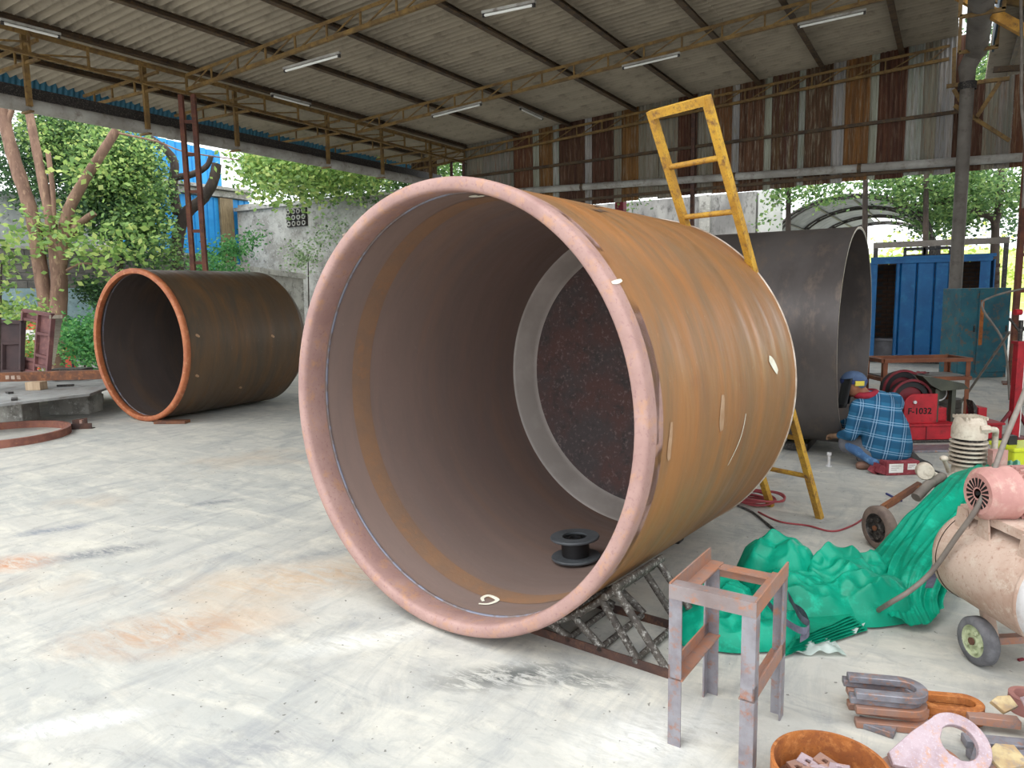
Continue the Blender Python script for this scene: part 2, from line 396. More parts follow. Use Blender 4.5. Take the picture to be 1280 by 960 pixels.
def truss(y, x0, x1, name='roof_truss', depth=.26, step=.62):
    t = bpy.data.objects.new(name, None); COL.objects.link(t); t.parent = ceil; t.empty_display_size = .1; WM[t.name] = Matrix.Identity(4)
    top = lambda x: V((x, y, rz_(x)-.03)); bot = lambda x: V((x, y, rz_(x)-.03-depth))
    MB().angle(top(x0)+V((0, -.03, 0)), top(x1)+V((0, -.03, 0)), .05, .008, (0, 1, 0), (0, 0, -1)).build('top_chord', frame_yellow, t)
    MB().angle(bot(x0)+V((0, -.03, 0)), bot(x1)+V((0, -.03, 0)), .05, .008, (0, 1, 0), (0, 0, 1)).build('bottom_chord', frame_yellow, t)
    x = x0; k = 0
    while x < x1-.1:
        MB().bar(top(x), bot(x), .025, .025, V((0, 1, 0))).build('web_post', frame_yellow, t)
        xn = min(x+step, x1)
        MB().bar(bot(x), top(xn), .018, .018, V((0, 1, 0))).build('web_diagonal', frame_yellow, t)
        x += step; k += 1
    return t
truss(3.75, -10.6, XR); truss(7.6, -10.6, XR); truss(11.45, -10.6, XR); truss(15.22, -12.4, XR)
# eave girder along the column line (ladder-like lattice)
g = bpy.data.objects.new('eave_girder', None); COL.objects.link(g); g.parent = ceil; WM[g.name] = Matrix.Identity(4)
XG = -10.62
zt, zb = 5.08, 4.76
MB().angle((XG, YF, zt), (XG, YB, zt), .06, .008, (1, 0, 0), (0, 0, -1)).build('top_chord', frame_yellow, g)
MB().angle((XG, YF, zb), (XG, YB, zb), .06, .008, (1, 0, 0), (0, 0, 1)).build('bottom_chord', frame_yellow, g)
y = YF; k = 0
while y < YB-.3:
    MB().bar((XG+.02, y, zt), (XG+.02, y, zb), .03, .03).build('web_post', frame_yellow, g)
    MB().bar((XG+.02, y, zb+.02), (XG+.02, y+.77, zt-.14), .022, .022).build('web_diagonal', frame_yellow, g)
    y += .77; k += 1
# eave brackets reaching out to the gutter, with hangers
for yy in (3.7, 5.4, 7.12, 8.8, 11.0, 12.65, 14.4):
    h = bpy.data.objects.new('eave_bracket', None); COL.objects.link(h); h.parent = ceil; WM[h.name] = Matrix.Identity(4)
    MB().bar((-10.98, yy, 4.2), (-10.98, yy, rz_(-10.98)+.05), .07, .05).build('hanger', frame_yellow, h); MB().box((-11.05, yy, 4.13), (.24, .06, .02)).build('gutter_clip', frame_yellow, h)
    MB().bar((XG, yy, zt-.08), (-12.7, yy, rz_(-12.7)-.03), .04, .04).build('top_chord', frame_yellow, h)
    MB().bar((XG, yy, zb), (-12.7, yy, rz_(-12.7)-.2), .04, .04).build('bottom_chord', frame_yellow, h)
    for q in (.3, .6, .85):
        a = V((XG, yy, zt-.08)).lerp(V((-12.7, yy, rz_(-12.7)-.03)), q); b = V((XG, yy, zb)).lerp(V((-12.7, yy, rz_(-12.7)-.2)), q)
        MB().bar(a, b, .025, .025).build('web_post', frame_yellow, h)
# blue fascia sheets and eave gutter
fas = struct(root('trim_1'))
pm = corr_sheet(.42, .09, 14, .014).mesh('fascia_sheet', bluesheet, 60)
for j in range(12):
    part('fascia_sheet', pm, fas, Matrix.Translation((-13.02, YF-.6+j*1.26, 4.72)) @ Matrix.Rotation(math.radians(-75), 4, 'Y'))
MB().bar((-11.3, YF-.6, 4.43), (-11.3, YB-.1, 4.43), .04, .2).build('fascia_rail', dark_steel, fas)
gt = struct(root('trim_2'))
for j in range(5):
    a = YF-.6+j*3.0; MB().lathe([(0, .095), (3.02 if j < 4 else 1.8, .095), (3.02 if j < 4 else 1.8, .085), (0, .085)], (-11.12, a, 4.235+.002*j), (0, 1, 0), 20, loop=True).build('gutter_length', gutter_m, gt, 50)
    MB().lathe([(0, .105), (.08, .105)], (-11.12, a-.04, 4.235+.002*j), (0, 1, 0), 20).build('gutter_joint', gutter_m, gt, 50)

# unseen wall added to keep daylight off the right background
wsd = struct(root('wall_unseen_shade'))
swm = corr_sheet(5.9, .0762*1.4, 10, .014).mesh('wall_sheet', mat('side_iron', S(120, 104, 92), S(92, 76, 66), S(140, 128, 118), scale=2, rough=.85), 60)
for j in range(15): part('wall_sheet', swm, wsd, Matrix.Translation((10.6, 4.0+1.06*j, 0)) @ Matrix.Rotation(-PI/2, 4, 'Y'))

# ---- lattice columns on the left
def lattice_column(p, h, label, m, w=.2, dirv=R0, step=.62):
    c = thing('lattice_column', label, 'column', p)
    d = V(dirv).normalized(); e = d.cross(Z)
    for s_ in (-1, 1):
        MB().bar(p+d*(s_*w/2), p+d*(s_*w/2)+Z*h, .07, .07, d).build('upright', m, c)
    z_ = .35
    while z_ < h-.1:
        MB().bar(p-d*(w/2)+Z*z_, p+d*(w/2)+Z*z_, .04, .05).build('rung', m, c); z_ += step*(.8+.4*random.random())
    MB().box(p+Z*.01, (.4, .4, .02)).build('base_plate', m, c)
    return c
lattice_column(V((XG-.03, 7.62, 0)), 4.78, 'rusty two-post lattice column rising behind the left steel shell', column_m, .2)
lattice_column(V((XG-.06, 15.1, 0)), 4.78, 'dark lattice column at the far corner above the big shell rim', rust_dark, .3)

# ---- back gable wall of rusty corrugated iron
wb = struct(root('wall_back'))
def sheet_mat(i, kind):
    rn = random.Random(i)
    j = lambda c, d=4: S(*[max(8, min(250, q+rn.randint(-d, d))) for q in c])
    pal = dict(grey=((140, 134, 124), (122, 116, 106), (124, 98, 76)), light=((164, 162, 154), (146, 144, 136), (136, 122, 106)),
               rust=((112, 78, 58), (92, 64, 50), (140, 122, 104)), dark=((92, 62, 50), (74, 52, 44), (118, 98, 84)),
               orange=((130, 94, 58), (104, 74, 50), (144, 130, 112)), streak=((104, 76, 60), (80, 58, 48), (156, 146, 132)))
    a, b, c = pal[kind]
    return mat('iron_%s_%d' % (kind, i % 3), j(a), j(b), j(c), scale=2.6, stretch=(5, 1, .3), rough=.85, bump=.1, spec=.15)
bands = [(579, 603, 'grey'), (603, 641, 'grey'), (641, 665, 'rust'), (665, 673, 'light'), (673, 690, 'orange'), (690, 698, 'light'), (698, 730, 'dark'), (730, 739, 'light'),
         (739, 766, 'dark'), (766, 776, 'grey'), (776, 797, 'orange'), (797, 822, 'grey'), (822, 846, 'grey'), (846, 870, 'dark'), (870, 890, 'grey'), (890, 913, 'orange'), (913, 922, 'light'), (922, 953, 'streak'),
         (953, 962, 'light'), (962, 995, 'streak'), (995, 1003, 'light'), (1003, 1037, 'streak'), (1037, 1052, 'light'), (1052, 1083, 'orange'), (1083, 1093, 'light'),
         (1093, 1128, 'dark'), (1128, 1148, 'light'), (1148, 1166, 'grey'), (1166, 1187, 'light'), (1187, 1206, 'dark')]
def wall_sheet(x0, x1, z0, zf, m, k, Y=YB):
    pitch = .0762; n = max(1, round((x1-x0)/pitch)); pitch = (x1-x0)/n; per = 6; vs = []; t = .003; dy = .006*(k % 2)
    for i in range(n*per+1):
        x = x0+pitch*i/per; yy = Y-dy+.02*math.sin(2*PI*i/per)
        for dz in (0, t): vs += [(x, yy+dz, z0), (x, yy+dz, zf(x))]
    fs = []
    for i in range(n*per):
        a = i*4; b = a+4; fs += [(a, b, b+1, a+1), (a+2, a+3, b+3, b+2), (a, a+2, b+2, b), (a+1, b+1, b+3, a+3)]
    return MB().add(vs, fs).build('wall_sheet', m, wb, 70)
for k, (a, b, kind) in enumerate(bands):
    xa, xb = AY(a, 200, YB).x, AY(b, 200, YB).x
    wall_sheet(xa, xb+.02, 3.52+random.uniform(-.03, .03), lambda x: rz_(x)+.12, sheet_mat(k, kind), k)
for k, (a, b) in enumerate(((514, 530), (530, 546))):
    wall_sheet(AY(a, 200, YB).x, AY(b, 200, YB).x, 3.7, lambda x: 4.95, sheet_mat(k, 'streak'), k)
for k, (a, b, kind) in enumerate(((1209, 1226, 'dark'), (1226, 1243, 'grey'), (1243, 1262, 'grey'), (1262, 1290, 'rust'), (1290, 1330, 'dark'))):
    wall_sheet(AY(a, 200, YB).x, AY(b, 200, YB).x, 3.52, lambda x: 5.05, sheet_mat(k+2, kind), k)
for z0, z1 in ((4.42, 4.55), (3.62, 3.62)):
    MB().bar((-10.6, YB-.06, z0), (.05, YB-.06, z1), .05, .06).build('girt', purlin_m, wb)
for j, x in enumerate((-10.7, -7.3, -3.9, -1.6)):
    x2 = (-7.3, -3.9, -1.6, 1.2)[j]
    MB().lathe([(0, .075), (x2-x+.02, .075)], (x, YB-.16, 3.98-.028*(x+10.7)), (1, 0, -.028), 14).build('gutter_length', gutter_m, wb, 50)
    MB().lathe([(0, .086), (.07, .086)], (x2-.03, YB-.16, 3.98-.028*(x2+10.7)), (1, 0, -.028), 14).build('gutter_joint', purlin_m, wb, 50)
MB().bar((AY(868, 200, YB).x, YB-.09, 0), (AY(868, 200, YB).x, YB-.09, 5.2), .08, .08).build('wall_post', rust_dark, wb)

# ---- fluorescent tube lights under the trusses
def tube_light(p, q, label):
    p = V(p); q = V(q); t = thing('tube_light', label, 'lamp', (p+q)/2)
    MB().bar(p, q, .05, .03).build('batten', gutter_m, t)
    d = (q-p).normalized()
    MB().tube([p+d*.03-Z*.035, q-d*.03-Z*.035], .016, 8).build('glass_tube', lamp_white, t)
    for e in (p+d*.02, q-d*.02): MB().box(e-Z*.03, (.03, .03, .05)).build('end_holder', dark_steel, t)
for (a, b, c, d, Y, lab) in ((355, 86, 425, 66, 7.55, 'unlit white tube light under the nearest roof truss, left of the middle'),
                             (603, 16, 669, 2, 7.55, 'unlit white tube light at the top edge of the picture, under the nearest truss'),
                             (540, 144, 602, 128, 11.4, 'unlit white tube light under the second truss above the big shell rim'),
                             (778, 83, 850, 66, 11.4, 'unlit white tube light above the yellow ladder top'),
                             (997, 31, 1083, 12, 11.4, 'unlit white tube light at the upper right, under the second truss')):
    p, q = AY(a, b, Y), AY(c, d, Y); tube_light(p, q, lab)
for (a, b, c, d, X, lab) in ((0, 24, 75, 43, -9.9, 'unlit tube light at the upper left corner beside the eave girder'),
                             (339, 117, 388, 130, -10.2, 'small unlit tube light hanging right of the rusty left column'),
                             (650, 134, 678, 147, -7.6, 'small unlit tube light near the back gable wall')):
    tube_light(AX(a, b, X), AX(c, d, X), lab)

# ---- valley gutter, down-pipe and neighbouring bay on the right
vg = struct(root('trim_3'))
pipe_m = mat('pipe_shaded', S(116, 110, 104), S(100, 94, 88), S(88, 80, 74), scale=2, rough=.75)  # gutter grey darkened so the back right looks dimmer
MB().lathe([(0, .16), (6.0, .16)], (.14, 8.4, 5.42), (0, 1, -.02), 20).build('valley_gutter', pipe_m, vg, 50)
for yy in (10.0, 12.2, 14.0):
    MB().bar((-.1, yy, 5.2), (.42, yy, 5.2), .05, .05).build('strap', frame_yellow, vg); MB().bar((.4, yy, 5.2), (.4, yy, 5.75), .05, .05).build('strap', frame_yellow, vg)
    MB().bar((-.1, yy, 5.2), (-.1, yy, 5.75), .05, .05).build('strap', frame_yellow, vg)
bp = AY(1209, 110, 14.5)
MB().tube([(.14, 14.35, 5.3), (bp.x-.02, 14.45, 5.05), (bp.x, 14.5, 4.8), (bp.x, 14.5, 4.0), (bp.x, 14.5, 0)], [.14, .13, .105, .1, .1], 16).build('down_pipe', pipe_m, vg, 50)
MB().lathe([(0, .135), (.12, .135)], (bp.x, 14.5, 4.72), (0, 0, 1), 16).build('pipe_collar', dark_steel, vg, 50)
# bracket frame round the pipe
for p, q in (((1183, 108), (1262, 98)), ((1193, 132), (1262, 176)), ((1192, 112), (1208, 138)), ((1250, 102), (1220, 148)), ((1193, 60), (1192, 108))):
    MB().bar(AY(p[0], p[1], 14.9), AY(q[0], q[1], 14.9), .06, .06).build('bracket_bar', frame_yellow, vg)
# roof of the neighbouring bay, stretched out of view to shade the right side
nb = struct(root('ceiling_right'))
me = corr_sheet(5.2, PITCH, NW, .042).mesh('roof_sheet', roof_m, 60)
for r in range(2):
    for j in range(15): part('roof_sheet', me, nb, Matrix.Translation((.36+5.1*r, 4.5+j*SHW, 5.75+.255*r+.01*r)) @ Matrix.Rotation(-.05, 4, 'Y'))
for x in (.75, 2.0, 3.3, 4.8, 6.3, 7.8, 9.4): MB().bar((x, 4.5, 5.66+.05*(x-.36)), (x, 19.6, 5.66+.05*(x-.36)), .06, .1).build('purlin', purlin_m, nb)
MB().box((.37, 10.6, 5.66), (.03, 8.2, .7)).build('fascia_sheet', mat('fascia_dark_blue', S(36, 66, 84), S(28, 52, 70), scale=2, rough=.6), nb)
MB().bar(AY(1185, -14, 12.6), AY(1330, 66, 12.6), .13, .13).build('brace', mat('brace_yellow', S(196, 146, 60), S(170, 122, 50), S(120, 86, 50), scale=4, rough=.6), nb)
MB().bar(AY(1225, -4, 13.4), AY(1330, 12, 13.4), .08, .1).build('brace', frame_yellow, nb)
MB().bar((.4, 15.0, 5.1), (2.2, 15.0, 4.95), .07, .09).build('brace', purlin_m, nb)

# ================================================================== STEEL SHELLS
def vessel_out(name, cols):
    """rolled plate: bands round the axis (local X), rust bloom and scratches"""
    m = bpy.data.materials.new(name); m.use_nodes = True; nt = m.node_tree; N = nt.nodes; L = nt.links
    b = N['Principled BSDF']; b.inputs['Roughness'].default_value = .5; b.inputs['Specular IOR Level'].default_value = .45
    tc = N.new('ShaderNodeTexCoord')
    def nz(scale, sc, det=6, rg=.6, dist=0):
        mp = N.new('ShaderNodeMapping'); mp.inputs['Scale'].default_value = scale; L.new(tc.outputs['Object'], mp.inputs[0])
        n = N.new('ShaderNodeTexNoise'); n.inputs['Scale'].default_value = sc; n.inputs['Detail'].default_value = det; n.inputs['Roughness'].default_value = rg
        n.inputs['Distortion'].default_value = dist; L.new(mp.outputs[0], n.inputs['Vector']); return n.outputs[0]
    def rg(src, a, z_, lo=0.0, hi=1.0):
        r = N.new('ShaderNodeMapRange'); r.inputs[1].default_value = a; r.inputs[2].default_value = z_; r.inputs[3].default_value = lo; r.inputs[4].default_value = hi
        L.new(src, r.inputs[0]); return r.outputs[0]
    def mix(fac, A, B):
        x = N.new('ShaderNodeMix'); x.data_type = 'RGBA'; L.new(fac, x.inputs[0])
        for k, q in ((6, A), (7, B)):
            if isinstance(q, tuple): x.inputs[k].default_value = q
            else: L.new(q, x.inputs[k])
        return x.outputs[2]
    c = mix(rg(nz((2.0, .5, .5), 1.5, 6, .6, .6), .36, .66), cols[0], cols[1])
    c = mix(rg(nz((3.0, .5, .5), 1.1, 7, .68, .8), .5, .75), c, cols[2])
    c = mix(rg(nz((7.0, .8, .8), 1.6, 9, .75, .5), .5, .76, 0, .55), c, cols[3])
    c = mix(rg(nz((1, 1, 1), 2.4, 8, .7, .4), .55, .75, 0, .6), c, cols[4])
    c = mix(rg(nz((1.6, 1, 1), 26, 4, .6), .66, .74, 0, .5), c, cols[5])
    L.new(c, b.inputs['Base Color'])
    rr = rg(nz((4, .6, .6), 3, 6), .35, .7, .38, .68); L.new(rr, b.inputs['Roughness'])
    bn = N.new('ShaderNodeBump'); bn.inputs['Strength'].default_value = .08; bn.inputs['Distance'].default_value = .01
    L.new(nz((1, 1, 1), 30, 6), bn.inputs['Height']); L.new(bn.outputs[0], b.inputs['Normal'])
    return m
big_out = vessel_out('shell_outside', (S(152, 104, 60), S(122, 94, 66), S(164, 106, 54), S(106, 88, 66), S(130, 85, 54), S(162, 136, 108)))
big_in = vessel_out('shell_inside', (S(132, 112, 104), S(122, 106, 100), S(138, 112, 98), S(116, 102, 97), S(126, 104, 100), S(142, 126, 118)))
left_out = vessel_out('left_outside', (S(88, 68, 48), S(70, 61, 50), S(108, 76, 44), S(60, 54, 48), S(78, 62, 50), S(120, 106, 92)))
left_in = vessel_out('left_inside', (S(74, 64, 60), S(64, 57, 54), S(92, 72, 56), S(60, 54, 52), S(76, 62, 54), S(96, 88, 82)))

def axis_matrix(c, a):
    a = V(a).normalized(); s_ = a.cross(Z).normalized(); u = s_.cross(a)
    m = Matrix((a, -s_, u)).transposed().to_4x4(); m.translation = V(c); return m   # local X axis, local Y left, local Z up
C1, C2 = V((-1.91, 2.515, 1.03)), V((-1.72, 4.37, .99))
BA = (C2-C1).normalized(); BM = axis_matrix(C1, BA)
big = thing('steel_shell', 'huge rusty orange steel shell lying on its side, open end facing us', 'tank', m=BM)
XA = (1, 0, 0); SEG = 128
def lpart(name, mb, m, par, sm=50): return mb.build(name, m, par, sm, local=True)
L_ = 1.865
lpart('shell_wall_outside', MB().lathe([(.075, 1.0), (L_, 1.0), (L_, .985)], (0, 0, 0), XA, SEG), big_out, big)
lpart('shell_wall_inside', MB().lathe([(.09, .968), (.3, .968), (L_, .975)], (0, 0, 0), XA, SEG), big_in, big)
lpart('rim', MB().lathe([(.085, 1.0), (.075, 1.010), (.012, 1.012), (.002, 1.007), (-.003, .998), (-.003, .964), (.004, .955), (.02, .951), (.08, .953), (.14, .966), (.15, 1.0)], (0, 0, 0), XA, SEG, loop=True), rim_m, big, 40)
bandm = mat('heat_band', S(140, 108, 84), S(130, 104, 86), S(146, 108, 80), scale=4, rough=.6)
lpart('heat_band', MB().lathe([(.33, .9665), (.46, .9665)], (0, 0, 0), XA, SEG), bandm, big)
lpart('weld_seam', MB().lathe([(.148, .969), (.152, .962), (.158, .962), (.162, .969)], (0, 0, 0), XA, SEG), mat('weld_blue', S(122, 124, 138), S(112, 100, 98), scale=12, rough=.4, metal=.4, lo=.45, hi=.55), big)
lpart('end_ring', MB().lathe([(L_-.03, .974), (L_-.02, .955), (L_+.10, .90), (L_+.12, .872)], (0, 0, 0), XA, SEG), mat('ground_ring', S(176, 168, 162), S(156, 148, 142), scale=2, rough=.5, metal=.15, bump=.03), big, 179)
lpart('end_head', MB().lathe([(L_+.12, .873), (L_+.16, .6), (L_+.18, .3), (L_+.185, 0.001)], (0, 0, 0), XA, SEG), mat('head_inside', S(78, 70, 70), S(92, 66, 62), S(64, 58, 58), scale=3, rough=.7, fine=S(128, 112, 108)), big, 179)
lpart('end_head_outside', MB().lathe([(L_, .985), (L_+.14, .92), (L_+.22, .6), (L_+.24, .001)], (0, 0, 0), XA, SEG), big_out, big, 179)
lpart('edge_weld', MB().lathe([(L_-.012, 1.0), (L_-.008, 1.006), (L_+.004, 1.004), (L_+.006, .99)], (0, 0, 0), XA, SEG), mat('bright_edge', S(196, 184, 172), S(160, 140, 122), scale=9, rough=.5), big)
def on_cyl(x, th, r): return V((x, r*math.sin(th), r*math.cos(th)))       # th from top, + to local left
def chalk_stroke(par, pts, r, w=.014, m=chalk, name='chalk_mark', n=6):
    pts = catmull([V((p[0], p[1], 0)) for p in pts], n); mb = MB(); vs = []
    for i, p in enumerate(pts):
        d = (pts[min(i+1, len(pts)-1)]-pts[max(i-1, 0)]).normalized(); q = V((-d.y, d.x, 0))
        ww = w*(.6+.5*math.sin(PI*i/(len(pts)-1)))
        for s_ in (-.5, .5):
            e = p+q*ww*s_; vs.append(on_cyl(e.x, e.y, r))
    mb.add(vs, [(2*i, 2*i+1, 2*i+3, 2*i+2) for i in range(len(pts)-1)]).build(name, m, par, local=True)
chalk_stroke(big, [(.245, PI+.01), (.27, PI+.055), (.33, PI+.06), (.35, PI-.01), (.31, PI-.02), (.28, PI+.01)], .964, .022)
chalk_stroke(big, [(.25, -.02), (.27, .03), (.29, .0), (.27, -.04)], .964, .03)
chalk_stroke(big, [(0.01, -1.0), (.05, -.995), (.1, -.985)], 1.013, .016)
chalk_stroke(big, [(1.42, -1.38), (1.47, -1.41), (1.53, -1.46)], 1.003, .05)
chalk_stroke(big, [(.0, .64), (.03, .66), (.06, .7)], 1.013, .03)
chalk_stroke(big, [(1.05, -1.62), (1.02, -1.74), (.94, -1.86)], 1.002, .008)
chalk_stroke(big, [(.75, -1.5), (.74, -1.6), (.75, -1.66)], 1.002, .05, m=mat('chalk_faint', S(170, 140, 112), S(156, 122, 92), scale=14, rough=.8))
chalk_stroke(big, [(.22, -1.55), (.21, -1.65), (.22, -1.7)], 1.002, .03, m=MATS['chalk_faint'])
for x_, t_, s2 in ((.75, -.36, .07), (.62, -.46, .1)):
    MB().grid(lambda u, v: on_cyl(x_+s2*(u-.5)*1.1+(v-.5)*.07, t_+(v-.5)*.06*(1-abs(u-.5)*1.9), 1.003), 4, 2).build('dark_patch', mat('dark_patch', S(104, 82, 66), S(92, 74, 62), scale=9), big, local=True)

LM = axis_matrix((-8.704, 5.27, .963), (-.0165, 1, 0))
lv = thing('steel_shell', 'dark brown steel shell with orange rim lying near the trees', 'tank', m=LM)
lpart('shell_wall_outside', MB().lathe([(.06, .945), (1.85, .945)], (0, 0, 0), XA, SEG), left_out, lv)
lpart('shell_wall_inside', MB().lathe([(.06, .915), (1.85, .92)], (0, 0, 0), XA, SEG), left_in, lv)
lpart('rim', MB().lathe([(.075, .945), (.06, .962), (.01, .963), (0, .95), (-.003, .93), (.005, .9), (.06, .893), (.08, .915)], (0, 0, 0), XA, SEG, loop=True), mat('orange_rim', S(170, 100, 62), S(150, 84, 54), S(186, 128, 92), scale=6, rough=.6), lv, 60)
lpart('weld_seam', MB().lathe([(.1, .916), (.105, .908), (.115, .908), (.12, .916)], (0, 0, 0), XA, SEG), MATS['weld_blue'], lv)
lpart('end_head', MB().lathe([(1.85, .945), (1.98, .86), (2.05, .5), (2.06, .001)], (0, 0, 0), XA, SEG), left_out, lv, 179)
for x_, t_ in ((.16, -1.42), (.16, -1.95), (.9, -2.25), (1.3, -1.5)):
    chalk_stroke(lv, [(x_, t_), (x_+.02, t_-.01), (x_+.05, t_-.03)], .948, .03, m=MATS['chalk_faint'])
b_ = bevel(tag(MB().box(G(208, 528)+V((.12, .0, .018)), (.4, .14, .035), Matrix.Rotation(.5, 3, 'Z')).build('steel_wedge', rust), 'flat rusty steel wedge under the rim of the dark left shell', 'wedge'), .004)

GC = V((-.745, 7.40, 1.087)); GA = V((-1, .037, 0))
gm = axis_matrix(GC, GA)
gv = thing('steel_shell', 'plain dark grey rolled steel shell behind the ladder, beside the welder', 'tank', m=gm)
lpart('shell_wall', MB().lathe([(0, 1.0), (2.35, 1.0), (2.35, .978), (0, .978)], (0, 0, 0), XA, SEG, loop=True), mill, gv)
lpart('bright_edge', MB().lathe([(-.002, 1.001), (-.002, .99)], (0, 0, 0), XA, SEG), MATS['bright_edge'], gv)
for x_ in (.45, 1.9):
    p = GC+GA.normalized()*x_
    sp = thing('support_block', 'dark steel block carrying the %s end of the grey shell' % ('welder' if x_ < 1 else 'hidden far'), 'block', V((p.x, p.y, 0)))
    MB().box(V((p.x, p.y, .04)), (.2, .5, .075)).build('block', dark_steel, sp)
    for s_ in (-1, 1): MB().box(V((p.x, p.y+s_*.24, .04)), (.2, .08, .07)).build('stop', dark_steel, sp)
bp_ = G(1036, 583); t = thing('jack_bolt', 'small pale jack bolt standing under the grey shell', 'bolt', bp_)
MB().lathe([(0, .025), (.012, .025), (.012, .011), (.1, .011)], bp_, (0, 0, 1), 12, cap=True).build('shank', silver, t); MB().lathe([(.1, .02), (.125, .02)], bp_, (0, 0, 1), 6, cap=True).build('nut', silver, t)

# ---- lattice wedge chocking the big shell (built in the shell's frame: s along, l to the right, z up)
def BW(s_, l, z_):
    a = V((BA.x, BA.y, 0)).normalized(); r = V((a.y, -a.x, 0)); p = V((C1.x, C1.y, 0))+a*s_+r*l; return V((p.x, p.y, z_))
wd = thing('lattice_wedge', 'paint-spattered welded rod wedge chocked under the big shell', 'chock', BW(.4, .7, 0))
RW = 1.035
def arc(s_, ph): zc = C1.z-.0215*s_; return BW(s_, RW*math.sin(ph), max(.03, zc-RW*math.cos(ph)))
spat = mat('spattered_steel', S(92, 86, 80), S(70, 64, 60), S(186, 184, 178), scale=20, rough=.6, metal=.2)
for s_ in (.22, .62):
    MB().tube([arc(s_, math.radians(q)) for q in range(14, 49, 3)], .016, 8).build('curved_rail', spat, wd, 50)
    for q, l in ((24, .52), (32, .68), (42, .85), (47, .98)):
        MB().tube([arc(s_, math.radians(q)), BW(s_+.02, l, .03)], .017, 8).build('strut', spat, wd, 50)
    MB().angle(BW(s_, .24, .0), BW(s_, 1.0, .0), .04, .006, (0, 0, 1), BA).build('base_angle', rust_dark, wd)
for q in (20, 27, 35, 44, 48): MB().tube([arc(.2, math.radians(q)), arc(.64, math.radians(q))], .017, 8).build('cross_rod', spat, wd, 50)
for l in (.52, .68, .85): MB().tube([BW(.22, l, .03), BW(.62, l, .03)], .014, 8).build('cross_rod', spat, wd, 50)
ch = BW(1.72, .36, .025); b_ = tag(MB().box(ch, (.06, .1, .05)).build('rubber_chock', black), 'small black chock under the far end of the big shell', 'chock'); bevel(b_, .01)

# ---- wire spool inside the shell
q = G(720, 697, .13); a_ = (q-C1).dot(BA); lat = (q-C1-BA*a_); sl = V((BA.y, -BA.x, 0)); l_ = lat.dot(sl)
zz = (C1.z-.0215*a_)-math.sqrt(.972**2-l_**2)+.012; q = G(720, 697, zz)
sp = thing('cable_spool', 'empty black plastic wire spool standing inside the big shell', 'spool', q)
tl = (Z-sl*(l_/.97)*.35).normalized()
MB().lathe([(0, .045), (0, .135), (.008, .138), (.014, .135), (.014, .045)], q, tl, 40, loop=True).build('lower_flange', mat('spool_grey', S(84, 88, 92), S(70, 74, 78), scale=12, rough=.5), sp, 40)
MB().lathe([(.112, .07), (.112, .135), (.12, .138), (.126, .135), (.126, .07)], q, tl, 40, loop=True).build('upper_flange', MATS['spool_grey'], sp, 40)
MB().lathe([(.012, .075), (.03, .078), (.115, .078), (.115, .066), (.012, .066)], q, tl, 32, loop=True).build('drum', black, sp, 40)
MB().lathe([(.012, .035), (.118, .035), (.118, .028), (.012, .028)], q, tl, 24, loop=True).build('hub', black, sp, 40)
for k in range(4):
    d = V((math.cos(k*PI/2), math.sin(k*PI/2), 0)); MB().bar(q+tl*.1+d*.03, q+tl*.1+d*.07, .01, .02).build('spoke', black, sp)

# ---- yellow ladder leaning on the far edge of the big shell
fr = G(1025, 648); fr.z = .0
wdir = (R0*-.62+F0*.79).normalized()*.37; ldir = (R0*-.79+F0*-.62).normalized()
tr = fr+ldir*1.31+Z*2.54
ld = thing('ladder', 'yellow rusty steel ladder leaning over the far end of the big shell', 'ladder', fr)
nrm = (tr-fr).cross(wdir).normalized()
for o_ in (V((0, 0, 0)), wdir):
    MB().bar(fr+o_, tr+o_, .04, .04, nrm).build('rail', yellow, ld)
MB().bar(tr-(tr-fr).normalized()*.022, tr+wdir-(tr-fr).normalized()*.022, .045, .045, nrm).build('top_bar', yellow, ld)
LL = (tr-fr).length; ud = (tr-fr)/LL
k = LL-.33
while k > .15:
    MB().tube([fr+ud*k, fr+ud*k+wdir], .016, 10).build('rung', yellow, ld, 50); k -= .31

steel_m2 = mat('front_rail_steel', S(140, 130, 130), S(126, 112, 110), S(164, 112, 84), scale=7, rough=.55, metal=.2)
# ---- angle-iron stand in front
st = thing('angle_stand', 'bare steel angle-iron stand in the right foreground', 'stand', G(890, 900))
B = [G(832, 938), G(941, 958), G(982, 888), G(879, 870)]     # front-left, front-right, back-right, back-left
HT = .575
ey = ((B[3]-B[0])+(B[2]-B[1])).normalized(); ex = ey.cross(Z); cen = sum(B, V((0, 0, 0)))/4
wx = ((B[1]-B[0]).length+(B[2]-B[3]).length)/4; wy = ((B[3]-B[0]).dot(ey)+(B[2]-B[1]).dot(ey))/4
B = [cen-ex*wx-ey*wy, cen+ex*wx-ey*wy, cen+ex*wx+ey*wy, cen-ex*wx+ey*wy]
sg = [(1, 1), (-1, 1), (-1, -1), (1, -1)]
for b_, (sx, sy) in zip(B, sg):
    MB().angle(b_, b_+Z*(HT-.05), .045, .006, ex*sx, ey*sy).build('leg', steel, st)
T = [b_+Z*HT for b_ in B]
MB().angle(T[0]-ey*.002, T[1]-ey*.002, .05, .006, Z*-1, ey).build('top_rail', steel_m2, st)
MB().angle(T[3]+ey*.002-Z*.047, T[2]+ey*.002-Z*.047, .05, .006, Z*-1, ey*-1).build('top_rail', steel_r, st)
MB().angle(T[0]-Z*.05, T[3]+ey*.01-Z*.05, .055, .006, Z, ex).build('side_rail', steel_r, st)
MB().angle(T[1]-Z*.05, T[2]-Z*.05+ey*.01, .055, .006, Z, ex*-1).build('side_rail', steel_r, st)
MB().angle(B[0]+Z*.24, B[3]+Z*.24, .05, .006, Z, ex).build('lower_rail', steel_r, st)
